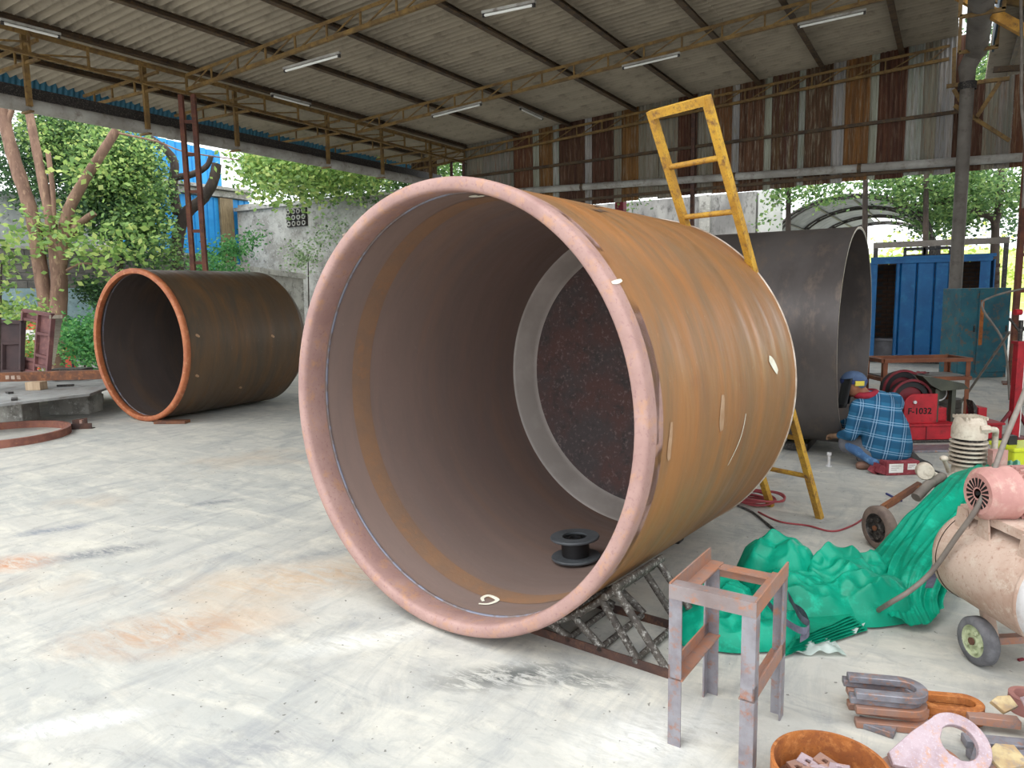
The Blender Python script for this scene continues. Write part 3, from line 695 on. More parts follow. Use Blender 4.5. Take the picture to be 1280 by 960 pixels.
MB().angle(B[1]+Z*.24, B[2]+Z*.24, .05, .006, Z, ex*-1).build('lower_rail', steel_r, st)

# ================================================================== RIGHT FOREGROUND: COMPRESSORS AND TARPAULIN
def frame3(d):
    d = V(d).normalized(); s_ = d.cross(Z).normalized(); return d, s_, s_.cross(d)
# ---- near compressor: horizontal tank, electric motor, wheels
wl = G(1221, 829)
ta, tb = DP(1226, 706, 3.08), DP(1336, 742, 2.62)
ta.z = tb.z = .40
td = (tb-ta).normalized(); TR = .2
cp = thing('air_compressor', 'dusty beige air compressor with pink motor at the right edge', 'compressor', V((ta.x, ta.y, 0)).lerp(V((tb.x, tb.y, 0)), .5))
TL = (tb-ta).length
MB().lathe([(0, TR), (TL, TR)], ta, td, 40).build('tank', primer, cp, 40)
for o_, s_, m_ in ((ta, -1, primer), (tb, 1, silver)):
    MB().lathe([(0, TR+.004), (s_*.02, TR+.004), (s_*.03, TR-.004), (s_*.07, TR*.86), (s_*.11, TR*.55), (s_*.125, .001)], o_, td, 40).build('end_cap', m_, cp, 60)
MB().lathe([(TL-.012, TR+.003), (TL, TR+.008), (TL+.012, TR+.003)], ta, td, 40).build('cap_seam', primer, cp, 60)
for px, py in ((1268, 718), (1272, 722), (1269, 731), (1277, 727)):
    pass
ts = td.cross(Z).normalized()                               # sideways, horizontal
# front axle and wheel
def wheel(parent, c, ax, r, w, rubber_m=rubber, hub_m=wheelpale):
    t = MB().lathe([(-w/2, r*.66), (-w/2, r*.9), (-w*.3, r), (w*.3, r), (w/2, r*.9), (w/2, r*.66)], c, ax, 36, loop=True).build('tyre', rubber_m, parent, 50)
    for k in range(24):
        pass
    h = MB().lathe([(-w*.42, .001), (-w*.42, r*.2), (-w*.3, r*.25), (-w*.22, r*.6), (-w*.5, r*.68), (w*.5, r*.68), (w*.22, r*.6), (w*.3, r*.25), (w*.42, r*.2), (w*.42, .001)], c, ax, 28).build('wheel_hub', hub_m, parent, 40)
    for k in range(5):
        a = 2*PI*k/5; d, s_, u = frame3(ax); p = c-V(ax).normalized()*w*.3+(s_*math.cos(a)+u*math.sin(a))*r*.42
        MB().lathe([(0, r*.1), (-.012, r*.1)], p, ax, 8, cap=True).build('hub_boss', hub_m, h)
    MB().lathe([(-w*.5, .016), (-w*.62, .016)], c, ax, 8, cap=True).build('axle_nut', rust, h)
axd = (R0*.99+F0*.08).normalized()
wc = wl+Z*.098
wheel(cp, wc, axd, .098, .055)
MB().bar(wc+axd*.03, wc+axd*.5, .035, .03).build('axle', steel_r, cp)
wheel(cp, wc+axd*.5, axd, .098, .055)
for k in (.06, .42):
    a = wc+axd*k; MB().bar(a, V((a.x, a.y, .26))+F0*.07, .05, .02).build('wheel_bracket', primer, cp)
rl = G(1195, 768); MB().box(V((ta.x, ta.y, .1))+td*.06, (.05, .05, .2)).build('rear_foot', primer, cp)
# mounting bridge on the tank
mt = [ta.lerp(tb, q) for q in (.10, .36, .9)]
br = MB()
topz = ta.z+TR
for q in (.12, .40, .9):
    p = ta.lerp(tb, q)
    for s_ in (-1, 1):
        MB().extr([V((p.x, p.y, topz-.06))+ts*(s_*.13)-td*.04, V((p.x, p.y, topz-.06))+ts*(s_*.13)+td*.04, V((p.x, p.y, topz+.03))+ts*(s_*.13)+td*.025, V((p.x, p.y, topz+.03))+ts*(s_*.13)-td*.025], ts*(.008*s_)).build('bridge_foot', primer, cp)
p0, p1 = ta.lerp(tb, .06), ta.lerp(tb, 1.0)
MB().bar(V((p0.x, p0.y, topz+.034)), V((p1.x, p1.y, topz+.034)), .25, .01).build('bridge_plate', primer, cp)
for s_ in (-1, 1):
    MB().bar(V((p0.x, p0.y, topz+.02))+ts*(s_*.122), V((p1.x, p1.y, topz+.02))+ts*(s_*.122), .008, .035).build('bridge_flange', primer, cp)
# motor: axis seen end-on to the left
mc = DP(1222, 617, 2.84); mdir = (R0*.99+F0*.06).normalized()
MR = .104
mo = MB().lathe([(0, .02), (0, MR*.78), (.02, MR*.98), (.12, MR*1.04), (.125, MR), (.13, MR*.9), (.13, .02)], mc, mdir, 36).build('fan_cover', pink, cp, 40)
md, ms, mu = frame3(mdir)
for k in range(18):
    a = 2*PI*k/18; d = ms*math.cos(a)+mu*math.sin(a); e = -ms*math.sin(a)+mu*math.cos(a)
    MB().extr([mc-md*.0008+d*.026-e*.0025, mc-md*.0008+d*.026+e*.0025, mc-md*.0008+d*.062+e*.006, mc-md*.0008+d*.062-e*.006], md*-.0012).build('vent_slot', black, mo)
MB().lathe([(-.002, .009), (.01, .009)], mc, mdir, 12, cap=True).build('shaft_hole', black, mo)
mb_ = MB().lathe([(.12, MR*.86), (.42, MR*.86)], mc, mdir, 36, cap=True).build('motor_body', pink, cp, 40)
for k in range(26):
    a = 2*PI*k/26; d = ms*math.cos(a)+mu*math.sin(a)
    MB().bar(mc+md*.14+d*MR*.93, mc+md*.40+d*MR*.93, .007, MR*.2, d).build('cooling_fin', pink, mb_)
bs = mc+md*.27; MB().box(V((bs.x, bs.y, topz+.062)), (.2, .17, .045), Matrix((md, ms, Z)).transposed()).build('motor_foot', primer, cp)
MB().lathe([(0, .012), (.035, .012)], V((mc+md*.16).to_tuple())-V((0, 0, mc.z-topz-.08))-ms*.06, (0, 0, 1), 6, cap=True).build('foot_bolt', primer, cp)
MB().box(mc+md*.30-ms*.07+Z*.03, (.09, .06, .08), Matrix((md, ms, Z)).transposed()).build('terminal_box', pink, cp)
pp = [DP(1196, 668, 3.05), DP(1225, 668, 2.95), DP(1240, 682, 2.85), DP(1262, 682, 2.8), DP(1300, 664, 2.75)]
MB().tube(catmull([p+Z*.0 for p in pp], 5), .009, 8).build('copper_pipe', primer, cp, 50)
# grey hose sweeping over the motor
hp = [DP(1300, 440, 2.95), DP(1280, 492, 2.9), DP(1257, 548, 2.86), DP(1236, 605, 2.82), DP(1218, 640, 2.84), DP(1195, 672, 2.92), DP(1165, 714, 3.02), DP(1138, 738, 3.07), DP(1112, 754, 3.12), DP(1096, 764, 3.3)]
hs = tag(MB().tube(catmull(hp, 6), .011, 8).build('air_hose', greybrown, None, 60), 'grey-brown hose hanging diagonally across the pink motor', 'hose')

# ---- second compressor behind, mostly under the tarpaulin
wl2 = G(1098, 686)
c2 = thing('air_compressor', 'older compressor with pale finned cylinder mostly under the green tarpaulin', 'compressor', wl2)
ax2 = (R0*.8+F0*.6).normalized()
wheel(c2, wl2+Z*.13, (R0*.96+F0*.2).normalized(), .13, .06, mat('worn_tyre', S(126, 110, 100), S(104, 90, 84), scale=12, rough=.9), dark_steel)
t2a = loc(wl2, .52, .12, .22); t2b = loc(t2a, .6, .2, 0); t2d = (t2b-t2a).normalized()
MB().lathe([(-.1, .001), (-.06, .12), (0, .17), ((t2b-t2a).length, .17), ((t2b-t2a).length+.1, .001)], t2a, t2d, 32).build('tank', rust_dark, c2, 50)
pc = DP(1209, 582, 4.55)
fin = []
MB().lathe([(-.16, .10), (0, .085), (.015, .07)], pc, (0, 0, 1), 28, cap=True).build('crankcase', cream, c2, 40)
MB().lathe([(0, .078), (.2, .078)], pc, (0, 0, 1), 24, cap=True).build('cylinder', dark_steel, c2, 40)
for k in range(6): MB().lathe([(0, .075), (0, .106), (.010, .106), (.010, .075)], pc+Z*(.012+.028*k), (0, 0, 1), 28, loop=True).build('cooling_fin', cream, c2, 40)
hd = MB().lathe([(.18, .1), (.24, .1), (.30, .085), (.315, .07), (.315, .001)], pc, (0, 0, 1), 16).build('cylinder_head', cream, c2, 40)
for k in range(-3, 4): MB().bar(pc+Z*.31+R0*(k*.022)-F0*.07, pc+Z*.31+R0*(k*.022)+F0*.07, .006, .02).build('head_fin', cream, hd)
MB().tube(catmull([pc+Z*.25+R0*.03-F0*.08, pc+Z*.245+R0*.08-F0*.08, pc+Z*.235+R0*.13-F0*.05, pc+Z*.19+R0*.165, pc+Z*.1+R0*.165, pc-Z*.05+R0*.15], 5), .018, 10).build('delivery_pipe', cream, c2, 50)
MB().lathe([(-.03, .026), (.03, .026)], pc+Z*.25+R0*.035-F0*.085, R0, 6, cap=True).build('pipe_nut', cream, c2)
fc = DP(1157, 590, 4.35); fd = (R0*-.35-F0*.94).normalized()
fl_ = MB().lathe([(-.06, .03), (-.05, .05), (0, .05), (.006, .045), (.006, .001)], fc, fd, 28).build('air_filter', cream, c2, 40)
MB().tube([fc-fd*.05, DP(1180, 600, 4.5), DP(1200, 590, 4.55)], .022, 10).build('intake_pipe', cream, c2, 50)
MB().tube([DP(1145, 622, 4.3), DP(1160, 606, 4.35), DP(1178, 596, 4.45)], .03, 10).build('valve_body', greybrown, c2, 50)
MB().ball(DP(1180, 573, 4.45), (.025, .025, .018)).build('breather_cap', cream, c2, 60)
MB().tube([DP(1180, 575, 4.45), DP(1186, 590, 4.5)], .012, 8).build('breather_stem', cream, c2, 50)
for a, b in (((1095, 640), (1150, 605)),): MB().bar(DP(a[0], a[1], 4.3), DP(b[0], b[1], 4.35), .03, .03).build('frame_bar', rust, c2)
MB().box(DP(1247, 572, 4.4), (.09, .05, .1), Matrix.Rotation(.5, 3, 'Z')).build('junction_box', pink, c2)

# ---- green tarpaulin draped from the compressor to the floor
def tarp_rows(rows, nu, nv, amp, seed, freq=5.0, dirn=None, wave=10):
    """rows: list of control polylines; lofted, then pushed into folds running down the cloth"""
    cr = [catmull(r, 10) for r in rows]
    def resample(c, n):
        ln = [0]
        for i in range(1, len(c)): ln.append(ln[-1]+(c[i]-c[i-1]).length)
        out = []
        for k in range(n+1):
            t = ln[-1]*k/n; i = 1
            while i < len(c)-1 and ln[i] < t: i += 1
            f = (t-ln[i-1])/max(1e-6, ln[i]-ln[i-1]); out.append(c[i-1].lerp(c[i], min(1, max(0, f))))
        return out
    cr = [resample(c, nv) for c in cr]
    cols = [catmull([cr[r][j] for r in range(len(cr))], max(2, nu//(len(cr)-1))) for j in range(nv+1)]
    n = len(cols[0])-1
    P = [[cols[j][i] for j in range(nv+1)] for i in range(n+1)]
    out = [[None]*(nv+1) for _ in range(n+1)]
    for i in range(n+1):
        for j in range(nv+1):
            du = P[min(i+1, n)][j]-P[max(i-1, 0)][j]; dv = P[i][min(j+1, nv)]-P[i][max(j-1, 0)]
            nn = du.cross(dv); nn = nn.normalized() if nn.length > 1e-9 else Z
            u, v = i/n, j/nv
            w = noise.noise(V((v*wave+seed, u*1.6, seed*.7)))*1.0 + .6*noise.noise(V((v*wave*2.3+u*2.0, u*2.2, seed+4)))
            rdg = 1-abs(noise.noise(V((v*wave*.9+u*3, u*3.4+seed, 2.2))))*2
            w2 = noise.noise(V((u*9+seed, v*9, 1.1)))*.35
            e = min(1, 6*min(u+.15, 1.15-u, v+.1, 1.1-v))
            q = P[i][j]+nn*amp*e*(w+.5*rdg+w2)
            if q.z < .012: q.z = .012+.01*random.random()
            out[i][j] = q
    vs = [out[i][j] for i in range(n+1) for j in range(nv+1)]; w_ = nv+1
    return MB().add(vs, [(i*w_+j, (i+1)*w_+j, (i+1)*w_+j+1, i*w_+j+1) for i in range(n) for j in range(nv)])
dr = thing('tarpaulin', 'bright green tarpaulin draped from the old compressor down to the floor', 'tarpaulin', G(1140, 770))
rows = [[DP(1300, 590, 4.7), DP(1262, 575, 4.7), DP(1240, 574, 4.65), DP(1215, 582, 4.6)],
        [DP(1300, 600, 4.2), DP(1255, 590, 4.15), DP(1210, 592, 4.2), DP(1172, 606, 4.3)],
        [DP(1290, 640, 3.95), DP(1240, 630, 3.9), DP(1180, 628, 3.95), DP(1135, 640, 4.1)],
        [DP(1240, 668, 3.72), DP(1205, 668, 3.68), DP(1150, 672, 3.75), DP(1105, 676, 3.95)],
        [DP(1205, 700, 3.55), DP(1178, 705, 3.5), DP(1128, 705, 3.55), DP(1080, 702, 3.75)],
        [DP(1182, 740, 3.42), DP(1160, 745, 3.38), DP(1120, 738, 3.42), DP(1075, 728, 3.55)],
        [DP(1178, 758, 3.36), DP(1160, 778, 3.22), DP(1118, 770, 3.25), DP(1078, 750, 3.4)]]
bd = tarp_rows(rows, 90, 90, .03, 3.1, wave=12).build('sheet', tarp_m, dr, 180)
MB().grid(lambda u, v: (lambda a, b: a.lerp(b, v))(catmull([DP(1213, 640, 3.2), DP(1190, 668, 3.25), DP(1178, 705, 3.28), DP(1166, 735, 3.3)], 4)[int(u*12)], catmull([DP(1205, 634, 3.22), DP(1180, 662, 3.27), DP(1166, 702, 3.3), DP(1156, 735, 3.3)], 4)[int(u*12)]), 12, 1).build('webbing_strip', webbing, dr)
# folded heap in front
hpile = thing('tarpaulin', 'folded heap of green tarpaulin behind the angle-iron stand', 'tarpaulin', G(950, 790))
def heap(name, base, w, d, h, seed, m, rot=0.0, nu=70, nv=80, tw=0.0, amp=.05, sharp=1.0):
    cs, sn = math.cos(rot), math.sin(rot)
    def fn(u, v):
        th = 2*PI*v; rr = u
        x = math.cos(th)*rr; y_ = math.sin(th)*rr
        k = (1-rr**3.2)
        ed = 1+.16*noise.noise(V((math.cos(th)*1.7+seed, math.sin(th)*1.7, seed)))
        px, py = x*w*ed, y_*d*ed
        nn = noise.noise(V((px*5+seed, py*5, 1.3)))+.5*noise.noise(V((px*12, py*12+seed, 2.3)))
        rg_ = (1-abs(noise.noise(V((px*6+py*3+seed*2, py*7-px*2, .4))))*2)
        rg2 = (1-abs(noise.noise(V((px*15-py*6+seed, py*16+px*5, 3.4))))*2)
        z_ = h*(k**.6)*(1+.3*nn)+amp*.62*((rg_-.3)+.35*(rg2-.3))*min(1, (1-rr)*5)*sharp+.012
        a = px*cs-py*sn; b = px*sn+py*cs
        return loc(base, a, b, max(.008, z_))
    return MB().grid(fn, nu, nv).build(name, m, hpile, 180)
heap('sheet_fold', G(1010, 762), .34, .22, .16, 1.7, tarp_m, .25, amp=.06)
heap('sheet_fold', G(925, 795), .32, .17, .12, 4.2, tarp_m, .05, amp=.05)
heap('sheet_fold', G(975, 740), .22, .2, .24, 8.4, tarp_m, -.2, amp=.06)
heap('sheet_fold', G(1085, 768), .22, .15, .17, 6.1, tarp_m, .3, amp=.05)
heap('sheet_fold', G(1075, 742), .17, .14, .2, 9.3, tarp_m, .4, amp=.06)
heap('sheet_fold', G(1045, 752), .2, .16, .22, 3.3, tarp_m, -.3, amp=.07)
heap('sheet_fold', G(895, 770), .2, .2, .17, 2.9, tarp_m, .3, amp=.05)
for k in range(7):
    b0 = G(1032, 790)
    def fn(u, v, k=k):
        e = .012*noise.noise(V((u*4, v*4, k*3.7)))
        return loc(b0, (u-.5)*(.46-.02*k)+.10*(v-.5), (v-.5)*.26+.006*k-(u-.5)*-.22, .014+.009*k+e*.4+.02*max(0, v-.6))
    MB().grid(fn, 16, 10).build('folded_layer', tarp_d, hpile, 180)
for pts in (([(965, 720), (985, 745), (1000, 772), (1012, 782), (1003, 790), (978, 775), (958, 752)], .14), ([(985, 755), (1005, 768), (1012, 790), (1000, 800)], .1)):
    cc = catmull([G(a, b, pts[1]) for a, b in pts[0]], 6); mb = MB(); vs = []
    for i, p in enumerate(cc): vs += [p+Z*.02, p-Z*.012]
    mb.add(vs, [(2*i, 2*i+1, 2*i+3, 2*i+2) for i in range(len(cc)-1)]).build('webbing_strip', webbing, hpile)
def crumple(p, w, d, h, seed, rot):
    cs, sn = math.cos(rot), math.sin(rot)
    def fn(u, v):
        x, y_ = (u-.5)*w, (v-.5)*d; z_ = .008+h*.7*max(0, .5+noise.noise(V((x*18+seed, y_*18, .3))))*min(1, 6*min(u, 1-u)+.2)
        return loc(p, x*cs-y_*sn, x*sn+y_*cs, z_)
    return MB().grid(fn, 40, 26).build('plastic_film', plastic, None, 180)
tag(crumple(G(1012, 812), .26, .13, .05, 2.2, -.05), 'crumpled clear plastic bag on the floor below the green heap', 'plastic bag')
tag(crumple(G(1072, 783), .22, .07, .05, 5.2, .75), 'narrow strip of clear plastic along the folded green layers', 'plastic film')

# ================================================================== FOREGROUND STEEL PIECES
def plate(name, outer, thick, p, rot, m, label, inner=None, tilt=0.0, tax=0.0, cat='steel plate', group=None):
    """flat cut plate: outline in metres, turned by rot about the vertical, tilted about a ground axis"""
    mr = Matrix.Rotation(rot, 3, 'Z'); mt_ = Matrix.Rotation(tilt, 3, V((math.cos(tax), math.sin(tax), 0)))
    base = Matrix((R0, F0, Z)).transposed()
    mm = base @ mt_ @ mr
    mb = MB()
    if inner: mb.ring([mm @ V((x, y_, 0)) for x, y_ in outer], [mm @ V((x, y_, 0)) for x, y_ in inner], mm @ V((0, 0, thick)))
    else: mb.extr([mm @ V((x, y_, 0)) for x, y_ in outer], mm @ V((0, 0, thick)))
    o = mb.build(name, m, None, 40); o.location = V(p); bevel(o, .002, 1); return tag(o, label, cat, group)
def circle(r, n=40, c=(0, 0), sx=1.0): return [(c[0]+r*sx*math.cos(2*PI*k/n), c[1]+r*math.sin(2*PI*k/n)) for k in range(n)]
def uplate(L1, ro, ri):
    o = [(-L1, ro)]+[(ro*math.sin(PI*k/16), ro*math.cos(PI*k/16)) for k in range(17)]+[(-L1, -ro), (-L1, -ri)]
    o += [(ri*math.sin(PI*k/16), -ri*math.cos(PI*k/16)) for k in range(17)]+[(-L1, ri)]
    return o
ub = G(1128, 900)
U = uplate(.175, .075, .038)
spec = [(.0, -.01, 0, steel_r, 'bottom'), (.02, .02, -.07, steel_r, 'second from the bottom'), (.0, .0, .03, steel_r, 'middle'), (-.01, .015, -.015, steel_blue, 'second from the top'), (0.0, .0, .0, steel_blue, 'top')]
for k, (a, b, r, m, w) in enumerate(spec):
    plate('u_plate', U, .0245, loc(ub, a, b, .001+.0255*k), -.22+r, m, 'U-shaped cut steel plate, %s of the stack' % w, cat='steel plate', group='stack of U-shaped plates')
# ring-shaped orange oval behind
ov = G(1188, 896)
def oval(l, r, n=20):
    return [(l+r*math.cos(-PI/2+PI*k/n), r*math.sin(-PI/2+PI*k/n)) for k in range(n+1)]+[(-l+r*math.cos(PI/2+PI*k/n), r*math.sin(PI/2+PI*k/n)) for k in range(n+1)]
for k in range(2):
    plate('oval_ring', oval(.05, .06), .03, loc(ov, -.005*k, 0, .06*(1 if k else 0)+.001+.0*k), -.2, rust_orange, ['orange rusty oval ring, lower one beside the U plates', 'orange rusty oval ring lying on another beside the U plates'][k], inner=oval(.05, .032), cat='steel ring') if k == 0 else \
    plate('oval_ring', oval(.05, .06), .03, loc(ov, -.005, 0, .0325), -.2, rust_orange, 'orange rusty oval ring lying on another beside the U plates', inner=oval(.05, .032), cat='steel ring')
# big teardrop lug lying tilted on the heap
tear = []
for k in range(33):
    a = math.radians(-118+236*k/32); tear.append((.085*math.cos(a), .085*math.sin(a)))
tear += [(-.12, .046), (-.21, .004), (-.215, -.03), (-.12, -.066)]
def same_count(o, r, c=(0, 0)):
    return [(c[0]+r*math.cos(math.atan2(y_-c[1], x-c[0])), c[1]+r*math.sin(math.atan2(y_-c[1], x-c[0]))) for x, y_ in o]
def lugin(o, r):
    return same_count(o, r)
tear = [(x*1.12, y_*1.12) for x, y_ in tear]
plate('lifting_lug', tear, .022, loc(G(1186, 962), 0.02, 0.0, .085), .12, plate_pale, 'pale speckled teardrop lifting lug with a big round hole', inner=lugin(tear, .056), tilt=.62, tax=0, cat='lifting lug')
tear2 = [(x*.9, y_*.8) for x, y_ in tear]
plate('lifting_lug', tear2, .022, G(1165, 968)+Z*.03, .1, steel_r, 'brown teardrop lug with a smaller hole at the bottom edge', inner=[(x*.7+.0, y_*.8) for x, y_ in lugin(tear, .042)], tilt=.12, cat='lifting lug')
# bars and small plates
def slab(name, p, sz, rot, m, label, tilt=0.0, tax=0.0, cat='steel bar', group=None):
    return plate(name, [(-sz[0]/2, -sz[1]/2), (sz[0]/2, -sz[1]/2), (sz[0]/2, sz[1]/2), (-sz[0]/2, sz[1]/2)], sz[2], p, rot, m, label, None, tilt, tax, cat, group)
slab('steel_bar', G(1240, 915)+Z*.03, (.16, .04, .03), -.25, steel_r, 'short rusty flat bar running right from the oval ring')
slab('steel_bar', G(1245, 935)+Z*.001, (.2, .05, .03), -.2, steel_blue, 'grey steel bar under the speckled lug hole')
slab('steel_bar', G(1250, 950)+Z*.001, (.2, .04, .025), -.05, steel_blue, 'grey steel bar nearest the bottom right corner')
slab('steel_bar', G(1095, 912)+Z*.001, (.12, .05, .02), -.7, steel_blue, 'dark angled offcut left of the U plate stack', cat='steel offcut')
plate('triangle_plate', [(-.06, -.03), (.05, -.06), (.03, .06)], .02, G(1222, 960)+Z*.02, .1, steel_blue, 'blue-grey three-cornered plate below the speckled lug', tilt=.2)
plate('torn_plate', [(-.06, -.03), (.04, -.05), (.07, .02), (.02, .05), (-.05, .03)], .02, G(1255, 962)+Z*.03, .4, mat('yellowed_steel', S(190, 172, 132), S(166, 140, 104), S(140, 128, 120), scale=14, rough=.6), 'yellowed torn plate at the bottom right corner', tilt=.2)
plate('round_plate', circle(.085), .022, G(1290, 925)+Z*.06, 0, plate_pale, 'pale round plate standing tilted at the right edge', tilt=1.1, tax=1.2)
plate('clip_plate', [(-.03, -.02), (.03, -.03), (.04, .01), (.0, .03), (-.035, .03)], .02, G(1252, 905)+Z*.07, .5, MATS['yellowed_steel'], 'small yellowed clip beside the pale round plate', tilt=.6)
pr = thing('pipe_ring', 'short red-brown pipe ring standing at the right edge of the floor', 'pipe ring', G(1284, 888))
MB().lathe([(0, .062), (.06, .062), (.06, .044), (0, .044)], G(1284, 888), Z, 40, loop=True).build('ring', mat('redbrown', S(150, 104, 98), S(130, 88, 84), S(170, 120, 104), scale=8, rough=.7), pr, 40)
# big orange ring tub with small offcuts inside
tc_ = G(1036, 992)
tub = thing('steel_ring', 'orange rusty low steel ring in the bottom right foreground', 'steel ring', tc_)
MB().lathe([(0, .172), (.1, .172), (.1, .162), (0, .162)], tc_, Z, 64, loop=True).build('ring_wall', rust_orange, tub, 40)
MB().lathe([(.002, .162), (.004, .001)], tc_, Z, 48).build('ring_floor', rust, tub, 40)
rr = random.Random(5)
for k, (a, b) in enumerate(((-.06, .01), (-.02, .03), (.03, .02), (.0, -.03), (-.04, -.05), (.05, -.04), (.02, -.08))):
    plate('drilled_clip', [(-.03, -.022), (.03, -.022), (.03, .022), (-.03, .022)], .014, loc(tc_, a-.01, b+.06, .03+.006*k), rr.uniform(0, 3), plate_pale if k % 2 else steel_r,
          'small drilled steel clip lying inside the orange ring', inner=[(x, y_) for x, y_ in ((-.008, -.008), (.008, -.008), (.008, .008), (-.008, .008))], tilt=rr.uniform(-.2, .2), cat='steel clip', group='clips in the orange ring')
slab('steel_chip', G(1276, 826)+Z*.001, (.03, .012, .01), .3, darkred, 'tiny red-brown steel chip by the compressor wheel', cat='steel chip')

# ---- cables on the floor
cb = thing('cable_coil', 'coiled red cable on the floor behind the big shell', 'cable', G(940, 628))
rr = random.Random(3)
c0 = G(941, 628)
for k in range(7):
    r = .10+.01*k; off = V((rr.uniform(-.03, .03), rr.uniform(-.03, .03), 0))
    MB().tube([c0+off+V((r*1.25*math.cos(t), r*math.sin(t), .012+.008*k+.006*math.sin(3*t+k))) for t in [2*PI*j/28 for j in range(28)]], .007, 6, closed=True).build('coil_turn', cable_red, cb, 60)
def floor_cable(pts, r, m, label, name='floor_cable'):
    return tag(MB().tube(catmull([G(a, b, r+.001) for a, b in pts], 8), r, 6).build(name, m, None, 60), label, 'cable')
floor_cable([(948, 640), (975, 652), (1010, 657), (1040, 664), (1065, 657), (1085, 645), (1115, 632), (1135, 618)], .006, cable_red, 'thin red cable crossing the floor towards the old compressor')
floor_cable([(922, 632), (940, 640), (958, 654), (975, 668), (992, 682), (1000, 690)], .008, dark_steel, 'black cable curving from the coil to the green heap')
floor_cable([(1108, 617), (1118, 622), (1127, 626)], .008, mat('blue_clip', S(60, 66, 120), S(50, 54, 100), scale=9), 'short dark blue cable end by the red cable')

# ================================================================== WELDER
wo = G(1110, 590)
def wl_(a, b, c): return loc(wo, a, b, c)
pe = thing('person', 'person in a blue checked shirt squatting with back turned, welding the grey shell', 'person', wo)
hips = wl_(.02, .12, .20); chest = wl_(-.05, .15, .49); neck = wl_(-.13, .17, .61); head = wl_(-.225, .2, .72)
ls, rs = wl_(-.21, .10, .52), wl_(.12, .22, .545)
le, re_ = wl_(-.255, .14, .30), wl_(.06, .5, .38)
lh, rh = wl_(-.25, .38, .24), wl_(-.2, .52, .30)
lk, rk = wl_(-.22, .26, .19), wl_(.04, .52, .36)
la, ra = wl_(-.05, .06, .07), wl_(.08, .32, .07)
b = MB()
b.caps(hips, chest, .13, .15); b.caps(chest, neck, .12, .055); b.caps(neck, head, .055, .06); b.ball(head, (.082, .1, .112))
for s_, e, h in ((ls, le, lh), (rs, re_, rh)):
    b.caps(chest, s_, .1, .06); b.caps(s_, e, .055, .042); b.caps(e, h, .04, .028)
for k, a, d in ((lk, la, -.06), (rk, ra, .04)):
    b.caps(hips, k, .095, .062); b.caps(k, a, .058, .04); b.caps(a, a+R0*-.12+F0*.05-Z*.035, .035, .028)
remesh(b.build('body', skin, pe), .012, 3)
def hand(h, tow, m):
    """palm, four curled fingers and a thumb closing on the torch"""
    d = (tow-h).normalized(); s_ = d.cross(Z).normalized(); u = s_.cross(d); mb = MB(); mb.caps(h, h+d*.06, .03, .034, 3)
    for i, (o_, l) in enumerate(((-.027, .062), (-.009, .07), (.009, .066), (.027, .054))):
        p = h+d*.075+s_*o_; q = p+d*l*.5-u*.012; r = q+d*l*.1-u*.03; mb.caps(p-d*.02, p, .011, .0105, 2); mb.caps(p, q, .0105, .0095, 3); mb.caps(q, r, .0095, .008, 3)
    t = h+d*.02-s_*.035; mb.caps(h+d*.01-s_*.015, t+d*.015, .014, .011, 3); mb.caps(t+d*.015, t+d*.05+s_*.012-u*.012, .011, .0085, 3)
    return remesh(mb.build('glove', m, pe), .005, 2)
glove_m = mat('glove', S(150, 120, 92), S(128, 100, 78), scale=8, rough=.9)
weldpt = wl_(-.32, .56, .22)
hand(lh, weldpt, glove_m); hand(rh, weldpt, glove_m)
def plaid():
    m = bpy.data.materials.new('plaid_shirt'); m.use_nodes = True; nt = m.node_tree; N = nt.nodes; L = nt.links
    bs_ = N['Principled BSDF']; bs_.inputs['Roughness'].default_value = .9; bs_.inputs['Specular IOR Level'].default_value = .15
    tc = N.new('ShaderNodeTexCoord'); mp = N.new('ShaderNodeMapping'); mp.inputs['Rotation'].default_value = (.1, -.12, -YAW+.25)
    L.new(tc.outputs['Object'], mp.inputs[0]); sp_ = N.new('ShaderNodeSeparateXYZ'); L.new(mp.outputs[0], sp_.inputs[0])
    def lines(src, per, ph, w):
        a = N.new('ShaderNodeMath'); a.operation = 'MULTIPLY_ADD'; L.new(src, a.inputs[0]); a.inputs[1].default_value = 1/per; a.inputs[2].default_value = ph
        f_ = N.new('ShaderNodeMath'); f_.operation = 'FRACT'; L.new(a.outputs[0], f_.inputs[0])
        g_ = N.new('ShaderNodeMath'); g_.operation = 'LESS_THAN'; L.new(f_.outputs[0], g_.inputs[0]); g_.inputs[1].default_value = w; return g_.outputs[0]
    def mix(fac, A, B, k=1.0):
        x = N.new('ShaderNodeMix'); x.data_type = 'RGBA'; mm = N.new('ShaderNodeMath'); mm.operation = 'MULTIPLY'; mm.inputs[1].default_value = k; L.new(fac, mm.inputs[0]); L.new(mm.outputs[0], x.inputs[0])
        for i, q in ((6, A), (7, B)):
            if isinstance(q, tuple): x.inputs[i].default_value = q
            else: L.new(q, x.inputs[i])
        return x.outputs[2]
    c = mix(lines(sp_.outputs[0], .12, .3, .45), S(46, 100, 134), S(36, 80, 112), .8)
    c = mix(lines(sp_.outputs[2], .12, .1, .45), c, S(32, 68, 98), .6)
    for ph in (.0, .16): c = mix(lines(sp_.outputs[0], .12, ph, .05), c, S(150, 180, 206), .6)
    for ph in (.4, .56): c = mix(lines(sp_.outputs[2], .12, ph, .05), c, S(150, 180, 206), .6)
    L.new(c, bs_.inputs['Base Color']); return m
b = MB()
b.caps(wl_(.03, .10, .20), wl_(.01, .11, .33), .2, .195); b.caps(wl_(.01, .11, .33), chest, .195, .185); b.caps(chest, wl_(-.11, .165, .58), .17, .08)
b.caps(chest+Z*.0, ls, .15, .09); b.caps(chest, rs, .15, .1); b.caps(ls, rs, .09, .1, 8)
